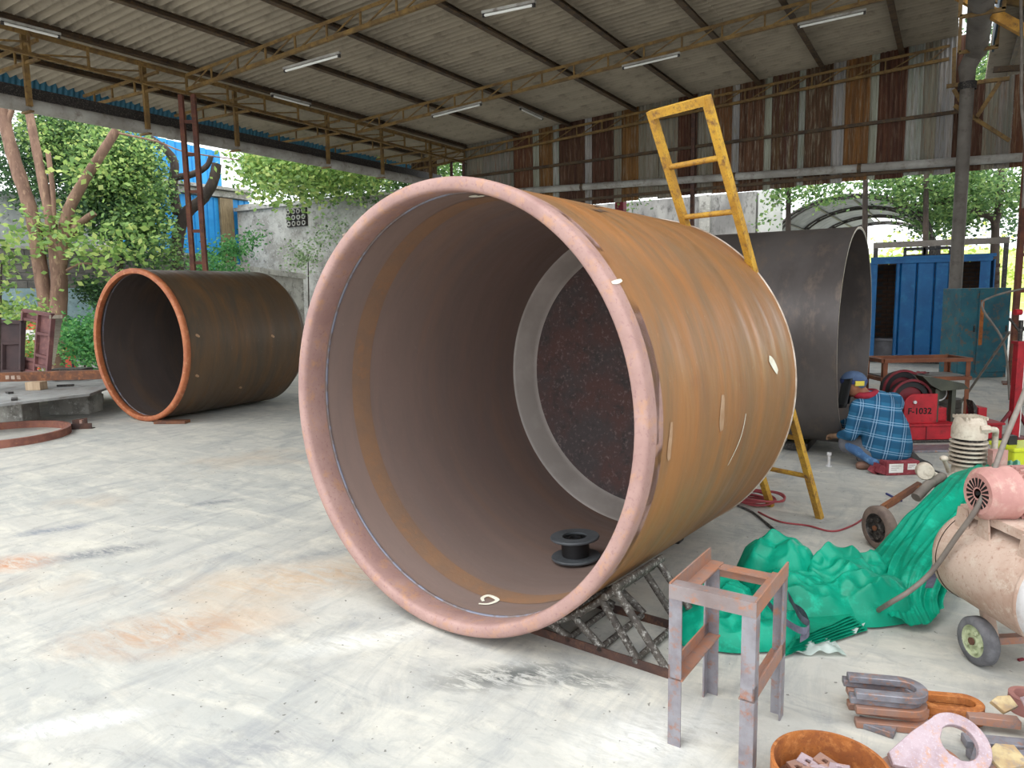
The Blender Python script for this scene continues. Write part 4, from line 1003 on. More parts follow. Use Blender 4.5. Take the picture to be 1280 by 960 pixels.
b.caps(ls, le, .082, .06); b.caps(le, le.lerp(lh, .8), .06, .042); b.caps(rs, re_, .082, .06); b.caps(re_, re_.lerp(rh, .8), .06, .042)
remesh(b.build('shirt', plaid(), pe), .012, 5)
b = MB(); b.caps(wl_(.03, .11, .16), wl_(-.06, .16, .14), .195, .14)
for k, a in ((lk, la), (rk, ra)): b.caps(hips, k, .125, .085); b.caps(k, a+Z*.03, .08, .058)
remesh(b.build('trousers', trousers_m, pe), .012, 3)
b = MB(); b.caps(lk-F0*.035-R0*.015, la-F0*.045+Z*.01-R0*.05, .05, .042); remesh(b.build('denim_patch', denim, pe), .012, 3)
for a in (la, ra):
    b = MB(); b.caps(a+R0*.04-Z*.03, a+R0*-.14+F0*.04-Z*.035, .04, .036); remesh(b.build('shoe', black if a is ra else mat('brown_shoe', S(120, 88, 72), S(100, 72, 60), scale=8), pe), .01, 3)
# cap, head straps, scarf and dark face shield
hm = MB().ball(head+Z*.03, (.094, .112, .085), Matrix.Rotation(YAW+.5, 3, 'Z')).build('cap', mat('blue_cap', S(84, 104, 134), S(64, 82, 112), scale=6, rough=.8), pe, 60)
MB().lathe([(0, .106), (.02, .11), (.035, .107)], head+Z*.012, Z, 28).build('head_band', mat('dark_blue_band', S(44, 56, 110), S(36, 44, 90), scale=6), hm, 60)
MB().box(head+R0*.0-F0*.105+Z*.02, (.075, .015, .04), Matrix.Rotation(YAW, 3, 'Z')).build('band_buckle', mat('yellow_strap', S(206, 190, 70), S(190, 170, 60), scale=8), hm)
MB().tube([neck+V((.075*math.cos(t), .085*math.sin(t), .03+.012*math.sin(t+1))) for t in [2*PI*k/24 for k in range(24)]], .03, 10, closed=True).build('scarf', mat('red_scarf', S(160, 40, 56), S(130, 30, 46), scale=8, rough=.9), pe, 60)
fdir = (R0*-.85+F0*.5-Z*.25).normalized(); fs, fu = frame3(fdir)[1:]
sh = MB().grid(lambda u, v: head-F0*.03+fdir*(.105-.09*(2*u-1)**2)+fs*(.12*(2*u-1))+Z*(.07-.24*v)+fdir*.04*v, 12, 8).build('face_shield', black, pe, 60)
so = sh.modifiers.new('solid', 'SOLIDIFY'); so.thickness = .006
tor = thing('welding_torch', 'dark welding holder in the hands of the squatting person', 'welding torch', weldpt)
MB().tube([lh+(weldpt-lh)*.15, weldpt], .011, 8).build('handle', black, tor, 50); MB().tube([weldpt, weldpt+R0*-.05+F0*.1+Z*.02], .003, 6).build('electrode', silver, tor)
# red carton in front, helmet-like black bundle behind
cx = G(1123, 592); ct = thing('carton', 'flattened red cardboard box with white labels in front of the squatting person', 'box', cx)
cm = Matrix.Rotation(YAW+.06, 3, 'Z')
bx = bevel(MB().box(cx+Z*.06, (.28, .12, .118), cm).build('box_body', mat('carton_red', S(140, 58, 66), S(120, 48, 56), S(164, 90, 92), scale=6, rough=.85), ct), .006)
for o_, w, h, c in ((-.06, .12, .075, 0), (.075, .075, .05, .01)):
    p = cx+cm @ V((o_, -.0615, .062+c)); lb = MB().box(p, (w, .002, h), cm).build('paper_label', white, bx)
    for k in range(3): MB().box(p+cm @ V((-.01*k, -.0015, h*.25-h*.22*k)), (w*(.7-.15*k), .001, .004), cm).build('print_line', mat('print_grey', S(150, 130, 130), rough=.9), lb)
MB().box(cx+cm @ V((-.165, 0, .05)), (.06, .1, .07), cm @ Matrix.Rotation(.3, 3, 'Y')).build('end_flap', MATS['carton_red'], ct)
MB().box(cx+cm @ V((-.2, .03, .03)), (.06, .05, .05), cm @ Matrix.Rotation(.6, 3, 'Y')).build('end_flap', MATS['carton_red'], ct)
gb = G(1150, 588); gl = thing('leather_bundle', 'dark leather apron bundle on the floor right of the squatting person', 'bundle', gb)
b = MB(); b.caps(loc(gb, -.05, .05, .1), loc(gb, -.02, .02, .05), .05, .05); b.caps(loc(gb, -.02, .05, .06), loc(gb, .06, .0, .04), .05, .035); b.caps(loc(gb, .0, .0, .03), loc(gb, .09, .02, .03), .03, .028)
remesh(b.build('leather', mat('dark_leather', S(62, 60, 58), S(46, 44, 44), scale=9, rough=.8), gl), .012, 2)
kb = G(1172, 597); kn = thing('grinding_disc', 'small black grinding cup beside the old compressor filter', 'grinder', kb)
MB().lathe([(0, .03), (.03, .045), (.05, .04), (.05, .001)], kb+Z*.001, (R0*.3+Z).normalized(), 20, cap=True).build('cup', black, kn, 50)

# ================================================================== MACHINES AND FURNITURE AT THE RIGHT
ro = G(1185, 553)
rt = thing('tank_rotator', 'red tank turning roller machine stencilled F-1032 behind the squatting person', 'machine', ro)
def rl_(a, b, c): return loc(ro, a, b, c)
def pxl(px): return (px-1185)/F*((ro-EYE).dot(FWD))
RM = Matrix((R0, F0, Z)).transposed()
def rbox(name, x0, x1, b0, b1, z0, z1, m, par=rt, bev=.006): return bevel(MB().box(rl_((x0+x1)/2, (b0+b1)/2, (z0+z1)/2), (x1-x0, b1-b0, z1-z0), RM).build(name, m, par), bev)
k_ = ((ro-EYE).dot(FWD))/F
zpx = lambda py: (553-py)*k_
base = rbox('base_channel', pxl(1122), pxl(1252), 0, .5, .03, zpx(531), red)
rbox('base_flange', pxl(1120), pxl(1254), -.02, .5, zpx(532), zpx(529), red)
rbox('base_flange', pxl(1120), pxl(1254), -.02, .5, .005, .03, dark_steel)
MB().box(rl_(pxl(1157), -.003, .1), (.008, .006, .15), RM).build('weld_joint', darkred, base)
# side plate with rounded top corner
x0, x1, z0, z1, rc = pxl(1131), pxl(1172), zpx(529), zpx(492), .1
poly = [(x0, z0), (x1, z0), (x1, z1)]+[(x0+rc-rc*math.sin(t), z1-rc+rc*math.cos(t)) for t in [PI/2*k/8 for k in range(9)]]
spl = bevel(MB().extr([rl_(a, .04, c) for a, c in poly], F0*.02).build('side_plate', red, rt), .003)
text('F-1032', 'stencil_number', mat('stencil_black', S(28, 18, 20), rough=.7), spl, rl_((x0+x1)/2-.01, .037, z0+.12), R0, Z, .085)
MB().lathe([(-.02, .016), (.0, .016)], rl_(pxl(1143), .04, zpx(502)), F0, 12, cap=True).build('plate_pin', silver, spl)
for bb, wx_, wz_, r in ((.2, 1146, 499, .19), (.42, 1150, 490, .19)):
    c = rl_(pxl(wx_), bb, zpx(wz_)-.02)
    wh = MB().lathe([(-.05, r*.7), (-.05, r*.95), (-.04, r), (.04, r), (.05, r*.95), (.05, r*.7)], c, F0, 40, loop=True).build('roller_tyre', mat('roller_rubber', S(34, 32, 34), S(28, 26, 28), scale=6), rt, 40)
    MB().lathe([(-.045, .001), (-.045, r*.2), (-.03, r*.7), (.03, r*.7), (.03, .001)], c, F0, 32).build('roller_hub', darkred, wh, 40)
    MB().lathe([(-.075, r*1.0), (-.075, r*1.12), (-.055, r*1.12), (-.055, r*1.0)], c, F0, 40, loop=True).build('roller_guard', darkred, wh, 40)
for q in (1175, 1196):
    MB().box(rl_(pxl(q), .12, (zpx(529)+zpx(487))/2), (.04, .06, zpx(487)-zpx(529)), RM).build('gearbox_post', mat('machine_grey_green', S(70, 72, 60), S(56, 58, 50), scale=6), rt)
MB().extr([rl_(pxl(a), .06, zpx(c)) for a, c in ((1153, 470), (1168, 472), (1205, 480), (1212, 487), (1178, 489), (1165, 482))], F0*.16).build('gearbox_top', MATS['machine_grey_green'], rt)
MB().lathe([(-.02, .09), (.12, .09)], rl_(pxl(1184), .2, zpx(494)), F0, 28, cap=True).build('motor', MATS['machine_grey_green'], rt, 40)
MB().lathe([(-.026, .078), (-.026, .066)], rl_(pxl(1184), .2, zpx(494)), F0, 28).build('motor_ring', silver, rt)
rbox('gear_box', pxl(1178), pxl(1192), .14, .3, zpx(529), zpx(512), red)
rbox('gear_box', pxl(1229), pxl(1240), .1, .3, zpx(531), zpx(512), red)
MB().extr([rl_(pxl(a), .12, zpx(c)) for a, c in ((1222, 503), (1232, 516), (1236, 531), (1228, 531))], F0*.1).build('lever_plate', dark_steel, rt)
# sheet on the floor in front of it
shp = G(1170, 562); tag(bevel(MB().box(shp+Z*.012, (.55, .25, .02), RM).build('floor_plate', steel_blue), .003), 'bright-edged steel sheet on the floor before the red machine', 'steel plate')

# brown work table
tb_ = G(1158, 527); kt = (tb_-EYE).dot(FWD)/F
tbl = thing('work_table', 'brown steel work table with open lower shelf behind the red machine', 'table', tb_)
tx = lambda px: (px-1158)*kt
TW0, TW1, TD = tx(1101), tx(1209), .42
ht = (527-450)*kt
for a in (TW0, TW1):
    for bq in (0, TD): MB().angle(loc(tb_, a, bq, 0), loc(tb_, a, bq, ht), .05, .007, R0*(1 if a == TW0 else -1), F0*(1 if bq == 0 else -1)).build('leg', table_m, tbl)
for zq in (ht, ht*.70):
    for bq in (0, TD): MB().bar(loc(tb_, TW0, bq, zq), loc(tb_, TW1, bq, zq), .05, .04).build('long_rail', table_m, tbl)
    for a in (TW0, TW1): MB().bar(loc(tb_, a, 0, zq), loc(tb_, a, TD, zq), .05, .04).build('end_rail', table_m, tbl)
MB().box(loc(tb_, (TW0+TW1)/2, TD/2, ht*.70+.025), (TW1-TW0-.06, TD-.05, .012), RM).build('shelf_plate', mat('shelf_grey', S(120, 116, 112), S(100, 98, 94), scale=4), tbl)
rg_ = loc(tb_, .0, .2, ht*.70+.032); t = thing('rag', 'small red rag on the shelf of the brown table', 'rag', rg_)
MB().grid(lambda u, v: loc(rg_, (u-.5)*.2, (v-.5)*.12, .008+.03*max(0, .3+noise.noise(V((u*4, v*4, 2))))), 10, 6).build('cloth', mat('rag_red', S(150, 80, 84), S(130, 66, 70), scale=9), t, 60)

# red jack post
jp = G(1266, 548); kj = (jp-EYE).dot(FWD)/F
jk = thing('jack_post', 'tall red square jack post with white chipped edge at the right', 'jack post', jp)
hj = (548-428)*kj
bevel(MB().box(loc(jp, 0, 0, hj/2), (.075, .075, hj), RM).build('post', red, jk), .006)
MB().bar(loc(jp, .038, -.036, .02), loc(jp, .038, -.036, hj-.03), .008, .008).build('chipped_edge', white, jk)
MB().box(loc(jp, 0, 0, hj), (.1, .1, .03), RM).build('top_collar', red, jk)
MB().box(loc(jp, 0, 0, .01), (.25, .25, .02), RM).build('base_plate', darkred, jk)
for s_ in (-1, 1): MB().bar(loc(jp, .04*s_, 0, .28), loc(jp, .2*s_, .03, .02), .02, .03).build('brace', darkred, jk)
screw = MB().lathe([(0, .02), (.22, .02)], loc(jp, 0, 0, hj), Z, 12, cap=True).build('screw', dark_steel, jk, 50)
for s_ in (-1, 1): MB().bar(loc(jp, 0, 0, hj+.1), loc(jp, .12*s_, 0, hj+.24), .018, .018).build('fork_arm', dark_steel, jk)
MB().lathe([(-.03, .03), (.03, .03)], loc(jp, -.04, 0, hj+.3), R0, 16, cap=True).build('fork_knob', red, jk, 40)
# thin crossed rods leaning beside it
for i, (a, b, lab) in enumerate((((1205, 478), (1262, 415), 'thin grey rod leaning up towards the red jack post'), ((1252, 424), (1230, 400), 'short grey rod end crossing behind the jack post'), ((1222, 372), (1278, 360), 'thin bent conduit arching past the teal cabinet'))):
    d = 7.9; p, q = DP(*a, d), DP(*b, d)
    if i == 0: p = G(1200, 505); q = DP(1262, 415, 8.0)
    if i == 1: p = DP(1262, 430, 8.2); q = DP(1230, 400, 8.2)
    pts = [p, q] if i < 2 else catmull([G(1262, 500), DP(1255, 430, 9.4), DP(1228, 385, 9.4), DP(1240, 371, 9.4), DP(1282, 360, 9.4)], 6)
    if i == 1: continue
    tag(MB().tube(pts, .014, 8).build('metal_rod', greybrown, None, 50), lab, 'rod')
# bottles / lime box at right edge
lb = G(1272, 640); lbx = thing('plastic_crate', 'lime yellow plastic crate behind the tarpaulin at the right edge', 'crate', lb)
p = DP(1283, 566, 5.2); lbp = V((p.x, p.y, 0)); lbx.location = lbp; WM[lbx.name] = Matrix.Translation(lbp)
bevel(MB().box(lbp+Z*.19, (.36, .26, .38), RM).build('crate_body', lime, lbx), .015)
bevel(MB().box(lbp+Z*.385, (.38, .28, .03), RM).build('crate_rim', lime, lbx), .008)
MB().box(lbp-R0*.12+Z*.43, (.06, .05, .07), RM).build('black_grip', black, lbx)
# dark machine bits behind
mb0 = G(1243, 535); eq = thing('coil_stack', 'dark stacked wire coils on the floor left of the red jack post', 'wire coil', mb0+F0*.8)
for k in range(4): MB().lathe([(0, .1), (0, .16), (.045, .16), (.045, .1)], loc(mb0, -.02, .85, .005+.05*k), Z, 28, loop=True).build('coil', mat('coil_dark', S(74, 68, 62), S(58, 54, 50), scale=9), eq, 40)

# ---- blue site cabin behind the wall line
CY0 = 16.4
cab = thing('site_cabin', 'bright blue sheet-metal cabin with open dark doorways behind the table', 'cabin', AY(1160, 454, CY0))
def cx_(px): return AY(px, 400, CY0).x
def cz_(py, px=1160): return AY(px, py, CY0).z
def cbox(name, p0, p1, zt_, zb_, y0, y1, m, par=cab):
    a, b = cx_(p0), cx_(p1); return MB().box(((a+b)/2, (y0+y1)/2, (zt_+zb_)/2), (b-a, y1-y0, zt_-zb_)).build(name, m, par)
zt_ = cz_(320)
cbox('fascia', 1086, 1236, zt_, zt_-.13, CY0-.12, CY0+.02, cabin_blue)
MB().box(((cx_(1086)+cx_(1240))/2, CY0+1.1, zt_-.02), (cx_(1240)-cx_(1086), 2.5, .05)).build('roof', cabin_blue, cab)
# blue panel door made of three folded strips
for a, b in ((1117, 1123), (1123, 1143), (1143.6, 1165), (1165.6, 1183)):
    xa, xb = cx_(a), cx_(b); z0_ = cz_(447)
    MB().extr([(xa, CY0, z0_), (xa+.02, CY0-.04, z0_), (xb-.02, CY0-.04, z0_), (xb, CY0, z0_)], (0, 0, zt_-.1-z0_)).build('panel_strip', cabin_blue, cab)
cbox('corner_post', 1221, 1234, zt_-.1, .02, CY0-.05, CY0+.05, cabin_blue)
cbox('side_panel', 1080, 1094, zt_-.1, .02, CY0-.02, CY0+.03, cabin_blue)
bk = cbox('back_wall', 1086, 1240, zt_-.1, 0, CY0+1.6, CY0+1.68, mortar)
for s_ in (1084, 1238): cbox('end_wall', s_, s_+2, zt_-.1, 0, CY0, CY0+1.6, cabin_blue)
cbox('floor_deck', 1086, 1238, .06, .0, CY0, CY0+1.6, dark_steel)
bme = MB().box((0, 0, 0), (.2, .03, .07)).mesh('brick', brickd)
yb_ = CY0+1.585
zz = .1; rw = 0
while zz < 2.0:
    x = cx_(1086)+(.11 if rw % 2 else 0)
    while x < cx_(1236):
        part('brick', bme, bk, Matrix.Translation((x+.1, yb_, zz+.035))); x += .215
    zz += .085; rw += 1
wbn = thing('work_bench', 'grey low bench inside the left doorway of the blue cabin', 'bench', (cx_(1105), CY0+.3, .06))
MB().box((cx_(1104), CY0+.35, .45), (.42, .4, .05)).build('top', mat('bench_grey', S(120, 118, 122), S(104, 102, 106), scale=5), wbn)
MB().box((cx_(1104), CY0+.4, .25), (.40, .3, .38)).build('body', MATS['bench_grey'], wbn)
# teal cabinet
tcb = G(1226, 472); kc = (tcb-EYE).dot(FWD)/F
tcab = thing('steel_cabinet', 'worn teal steel cupboard with a rust streak beside the blue cabin', 'cabinet', tcb)
w_ = (1256-1194)*kc; h_ = (472-361)*kc
bevel(MB().box(loc(tcb, 0, .25, h_/2), (w_, .5, h_), RM).build('body', teal, tcab), .008)
for s_, ww in ((-.34, .3), (.17, .62)):
    d = bevel(MB().box(loc(tcb, w_*s_, -.012, h_*.52), (w_*ww, .02, h_*.92), RM).build('door', teal, tcab), .006)
    MB().box(loc(tcb, w_*(s_+ww*.4), -.028, h_*.55), (.02, .02, .1), RM).build('handle', dark_steel, d)
MB().box(loc(tcb, -w_*.08, -.024, h_*.62), (.06, .004, h_*.5), RM).build('rust_streak', rust_orange, tcab)
# rusty lattice column at the right edge
lattice_column(G(1272, 480), 4.6, 'red-brown lattice column at the right edge carrying the neighbouring roof', column_m, .22, R0, .5)

# ================================================================== LEFT BACKGROUND
# platform of steel plate on concrete blocks
pf = thing('plate_platform', 'low steel plate platform on concrete blocks at the left edge', 'platform', G(40, 520))
PZ = .36
pc_ = [G(-60, 512, PZ), G(70, 497, PZ), G(112, 492, PZ), G(150, 479, PZ), G(190, 467, PZ), G(-60, 470, PZ)]
MB().extr([p-Z*.03 for p in pc_], Z*.03).build('top_plate', mat('plate_grey', S(150, 150, 148), S(128, 128, 126), S(112, 104, 98), scale=2, rough=.7), pf)
for a, b, w, hh in ((5, 531, .45, .32), (85, 519, .55, .32), (-40, 500, .5, .32), (104, 508, .2, .14)):
    p = G(a, b); bevel(MB().box(loc(p, 0, .2, hh/2), (w, .35, hh), RM).build('concrete_block', concrete, pf), .01)
# long rusty pipe on wooden packers
pk = G(46, 487, PZ)
tag(bevel(MB().box(pk+Z*.055, (.2, .16, .11), RM).build('wood_packer', wood), .006), 'wooden packing block under the rusty pipe on the platform', 'wood block')
pi_ = thing('steel_pipe', 'long rusty square tube lying across the platform', 'pipe', pk+Z*.11)
a, b = DP(-60, 476, (pk-EYE).dot(FWD)), DP(150, 463, (pk-EYE).dot(FWD)+.2)
a.z = b.z = pk.z+.17
MB().bar(a, b, .12, .12).build('tube', rust, pi_)
for k in range(3): MB().box(loc(DP(14+7*k, 471, (pk-EYE).dot(FWD)), 0, -.075, 0), (.05, .003, .05), RM).build('chalk_smudge', mat('smudge', S(170, 150, 136), S(140, 112, 94), scale=14), pi_)
for (x, y_, w) in ((18, 500, .18), (82, 483, .2), (12, 492, .12)):
    q = G(x, y_, PZ); tag(MB().box(q+Z*.015, (w, .06, .024), Matrix.Rotation(.4+x, 3, 'Z')).build('steel_offcut', dark_steel), {18: 'dark offcut near the front edge of the left platform', 82: 'dark offcut on the platform beside the dark shell rim', 12: 'smallest dark offcut at the left of the platform'}[x], 'steel offcut')
# rusty ring and angle offcuts on the floor
rc_ = G(0, 548); rn_ = thing('steel_hoop', 'flat rusty steel hoop lying on the floor at the left edge', 'steel ring', rc_)
MB().lathe([(0, .70), (.085, .70), (.085, .665), (0, .665)], rc_, Z, 72, loop=True).build('hoop', mat('hoop_rust', S(140, 92, 78), S(118, 76, 66), S(150, 100, 76), scale=6, rough=.75), rn_, 40)
oc = G(98, 537); of = thing('angle_offcut', 'short dark angle-iron offcuts beside the rusty hoop', 'steel offcut', oc)
MB().angle(loc(oc, -.14, 0, 0), loc(oc, .14, .04, 0), .07, .008, Z, F0).build('angle_piece', rust_dark, of)
MB().angle(loc(oc, -.13, .1, .0), loc(oc, .03, .14, .02), .1, .008, Z, F0).build('angle_piece', rust_dark, of)
MB().box(loc(oc, .02, .05, .06), (.03, .05, .1), RM).build('clip', steel_r, of)
# framed rusty panels standing behind
def panel_frame(corners, d, label, m, inner, solid, cat='steel frame', th=.08):
    P = [DP(x, y_, d+dd) for x, y_, dd in corners]
    base_ = V((P[3].x, P[3].y, 0)); t = thing('panel_frame', label, cat, base_)
    for i in range(4): MB().bar(P[i], P[(i+1) % 4], .06, .05).build('frame_bar', m, t)
    n = (P[1]-P[0]).cross(P[3]-P[0]).normalized()
    def bl(u, v): return P[0].lerp(P[1], u).lerp(P[3].lerp(P[2], u), v)
    for (u0, v0, u1, v1) in inner: MB().bar(bl(u0, v0), bl(u1, v1), .04, .04).build('stiffener', m, t)
    for (u0, v0, u1, v1) in solid:
        MB().extr([bl(u0, v0)+n*.02, bl(u1, v0)+n*.02, bl(u1, v1)+n*.02, bl(u0, v1)+n*.02], n*.01).build('sheet', m, t)
    return t
mauve = mat('mauve_rust', S(122, 82, 80), S(104, 70, 70), S(140, 96, 88), scale=4, rough=.75)
dbrown = mat('dark_panel', S(74, 56, 56), S(60, 48, 50), scale=4, rough=.75)
dpt = 10.6
zg = lambda x, y_: 0
panel_frame([(-6, 401, 0), (28, 403, 0), (27, 463, 0), (-6, 465, 0)], dpt, 'dark brown stiffened panel standing at the far left edge', dbrown, [(0, .45, 1, .42), (.3, .45, .3, 1), (0, .78, .3, .78)], [(0, 0, 1, 1)])
panel_frame([(30, 388, .1), (66, 394, -.1), (60, 468, -.1), (26, 462, .1)], dpt, 'reddish steel frame with open middle leaning before the tree', mauve, [(.52, 0, .52, 1), (0, .14, .52, .14), (0, .8, .52, .8), (.52, .34, 1, .34), (.52, .7, 1, .72), (.52, .88, 1, .88)], [(0, 0, .52, .14), (.52, 0, 1, .88), (0, .8, .52, 1)])
pw = MB().bar(G(64, 478)+Z*.36, DP(70, 396, 10.5), .16, .05).build('timber_plank', mat('grey_plank', S(172, 162, 146), S(150, 140, 124), scale=3, stretch=(4, 4, .5)), None); tag(pw, 'weathered upright plank beside the reddish frame', 'plank')
mc_ = DP(88, 462, 10.8); mcp = thing('machine_tray', 'small dark metal tray on the ground between frame and dark shell', 'tray', V((mc_.x, mc_.y, 0)))
MB().box(mc_, (.5, .3, .04), RM).build('tray', dark_steel, mcp); 
for s_ in (-1, 1): MB().box(V((mc_.x, mc_.y, mc_.z/2))+R0*(s_*.2), (.05, .2, mc_.z), RM).build('leg', dark_steel, mcp)
# red and white barrier posts
for i, (x, y0, y1, lab) in enumerate(((35, 400, 452, 'red and white barrier board behind the reddish frame'), (47, 400, 450, 'second red and white barrier board, nearer the tree'), (88, 408, 458, 'red and white barrier board right of the tree trunk'))):
    p = G(x, 462); d = (p-EYE).dot(FWD); t = thing('barrier_post', lab, 'barrier', p); h = (462-y0)*d/F
    for k in range(5): MB().box(p+Z*(h*(k+.5)/5), (.28 if i != 1 else .14, .05, h/5), RM).build('band', white if (k == 3 or (i == 1 and k % 2)) else mat('barrier_red', S(206, 84, 62), S(190, 70, 52), scale=3), t)
# wire fence beyond
fp = G(112, 462); fnc = thing('wire_fence', 'thin dark wire fence in the greenery right of the tree', 'fence', fp)
for x in (92, 112, 132):
    p = G(x, 462); MB().bar(p, p+Z*1.15, .05, .05).build('fence_post', mat('fence_dark', S(52, 66, 72), S(44, 56, 60), scale=5), fnc)
for k in range(3): MB().tube([G(88, 462)+Z*(.35+.38*k), G(136, 462)+Z*(.35+.38*k)], .01, 6).build('fence_wire', MATS['fence_dark'], fnc)

# ---- boundary wall: painted base, concrete blocks above
bw = struct(root('wall_left'))
XW = -19.0
MB().box((XW-.1, 8.9, .92), (.2, 9.8, 1.84)).build('painted_base', paleblue, bw)
MB().box((XW-.13, 8.9, 2.3), (.18, 9.8, .92)).build('mortar_core', mortar, bw)
blm = MB().box((0, 0, 0), (.2, .385, .175)).mesh('block', blockm)
for r in range(5):
    y = 4.1+(.2 if r % 2 else 0)
    while y < 13.6:
        part('block', blm, bw, Matrix.Translation((XW-.10+random.uniform(-.008, .008), y+.2, 1.84+.0925+.185*r))); y += .4
MB().box((XW-.12, 8.9, 2.80), (.3, 9.8, .06)).build('coping', concrete, bw)
# grey tarpaulined shed wall above it
struct(MB().box((-21.5, 7.5, 2.2), (.3, 9.0, 4.4)).build('wall_rear_shed', mat('rear_grey', S(190, 192, 190), S(168, 170, 170), S(140, 142, 142), scale=1.5, rough=.9)))

# ---- blue sheet building
XB = -22.0
bb = thing('blue_building', 'bright blue sheet-clad building behind the trees', 'building', (XB-2, 16.4, 0))
def yX(px, X=XB): return AX(px, 260, X).y
def zX(px, py, X=XB): return AX(px, py, X).z
ze = zX(240, 234)
y0, y1 = yX(150), yX(313)
n = int((y1-y0)/.25)
for k in range(n):
    a = y0+(y1-y0)*k/n; b = y0+(y1-y0)*(k+1)/n
    pxm = proj_x = None
    col = bright_blue
    MB().extr([(XB-.04, a, 0), (XB, a+.03, 0), (XB, b-.03, 0), (XB-.04, b, 0)], (0, 0, ze-.25)).build('cladding_strip', col, bb)
pw_ = (yX(273), yX(289)); MB().box((XB+.06, sum(pw_)/2, (ze-.25)/2), (.1, pw_[1]-pw_[0], ze-.25)).build('timber_shutter', mat('brown_shutter', S(140, 122, 92), S(118, 100, 74), scale=4, stretch=(1, 6, 1)), bb)
for z_, h_2, o_ in ((ze-.12, .2, .25), (ze+.06, .1, .4)): MB().box((XB+o_/2-.1, (y0+y1)/2, z_), (o_, y1-y0, h_2)).build('eave_band', concrete, bb)
n = int((y1-y0)/.3)
for k in range(n):
    a = y0+(y1-y0)*k/n; b = y0+(y1-y0)*(k+1)/n
    MB().extr([(XB-1.5, a, ze), (XB-1.46, a+.04, ze), (XB-1.46, b-.04, ze), (XB-1.5, b, ze)], (0, 0, 1.9-.25*k/n)).build('upper_cladding', bright_blue, bb)
MB().box((XB-3, (y0+y1)/2, ze/2), (5.8, y1-y0, ze-.2)).build('core', concrete, bb)

# ---- old concrete building
YC = AX(315, 258, -21).y
cbld = thing('concrete_building', 'weathered grey concrete building with a perforated vent block', 'building', (-17, YC, 0))
xa, xb = -21.8, -11.6
ztop = 4.55
MB().box(((xa+xb)/2, YC+2, ztop/2), (xb-xa, 4, ztop)).build('wall', concrete, cbld)
MB().box(((xa+xb)/2, YC+1.95, ztop+.05), (xb-xa+.1, 4.1, .12)).build('parapet', concrete, cbld)
MB().box((xa+.5, YC+.2, ztop+.12), (.9, .4, .18)).build('parapet_block', concrete, cbld)
va, vb = AY(359, 262, YC), AY(385, 282, YC)
vt = MB().box(((va.x+vb.x)/2, YC-.02, (va.z+vb.z)/2), (vb.x-va.x, .06, va.z-vb.z)).build('vent_recess', mat('vent_dark', S(40, 36, 36), rough=.9), cbld)
for i in range(4):
    for j in range(3):
        c = V((va.x+(vb.x-va.x)*(i+.5)/4, YC-.088, vb.z+(va.z-vb.z)*(j+.5)/3)); MB().lathe([(0, .055), (0, .082), (.04, .082), (.04, .055)], c, (0, 1, 0), 8, loop=True).build('vent_block', concrete, vt)
# low ledge wall before it
lw = thing('ledge_wall', 'low mossy concrete ledge before the grey building', 'wall', AX(330, 380, -16.5))
p, q = AX(278, 333, -17), AY(374, 346, YC-1.2)
MB().bar(p, q, .5, .16).build('ledge', concrete, lw); MB().bar(V((p.x, p.y, p.z/2)), V((q.x, q.y, q.z/2)), .25, p.z-.1).build('wall', concrete, lw)

# ---- trees on the left
def tree(name, label, limbs, fol, m=trunk_m, cat='tree', lm=leaf_mid, n=3000, size=.14, seed=1, group=None, base=None):
    b0 = limbs[0][0][0] if base is None else base
    t = thing(name, label, cat, V((b0.x, b0.y, 0)), 0, group)
    for pts, r0_, r1_ in limbs:
        c = catmull(pts, 6); rr = [.78*(r0_+(r1_-r0_)*i/(len(c)-1)) for i in range(len(c))]
        rr = [q*(1+.12*noise.noise(V((i*.7, r0_*9, 1)))) for i, q in enumerate(rr)]
        MB().tube(c, rr, 10).build('trunk' if r0_ > .1 else 'branch', m, t, 60)
    for i, (bl, mm, nn, sz) in enumerate(fol):
        stuff(foliage(bl, nn, sz, seed*10+i).build('foliage', mm, t))
    return t
d = 15.6
TB = G(68, 468)
def dd(x, y_, o=0): return DP(x, y_, d+o)
def bl(x, y_, r, dep, fy=1.0, fz=1.0): return (DP(x, y_, dep), (r*dep/F, r*dep/F*fy, r*dep/F*fz))
tree('tree', 'many-stemmed tree with pruned brown trunks beside the reddish frame',
     [([TB, dd(72, 400), dd(74, 350), dd(70, 300)], .26, .2), ([dd(66, 440), dd(58, 385), dd(48, 320), dd(40, 270), dd(18, 200), dd(5, 150), dd(0, 120)], .2, .15),
      ([dd(72, 330), dd(62, 270), dd(52, 220), dd(42, 170), dd(34, 128)], .15, .1), ([dd(76, 330), dd(84, 270), dd(100, 235), dd(125, 195), dd(146, 162)], .17, .11),
      ([dd(84, 300), dd(94, 285), dd(118, 266)], .12, .09), ([dd(8, 160), dd(14, 140), dd(24, 118)], .09, .05), ([dd(146, 166), dd(165, 170), dd(200, 178), dd(232, 190), dd(300, 200)], .035, .015), ([dd(80, 340), dd(100, 330), dd(125, 332), dd(140, 345)], .04, .015),
      ([dd(60, 190), dd(66, 240), dd(68, 300)], .07, .06)],
     [([bl(60, 290, 48, d, 1, .5), bl(30, 290, 22, d-.3, 1, .6), bl(110, 310, 38, d-.2, 1, .7), bl(150, 312, 34, d, 1, .6), bl(110, 205, 26, d, 1, .9), bl(182, 300, 24, d, 1, .7)], leaf_light, 1100, .15)], seed=2)
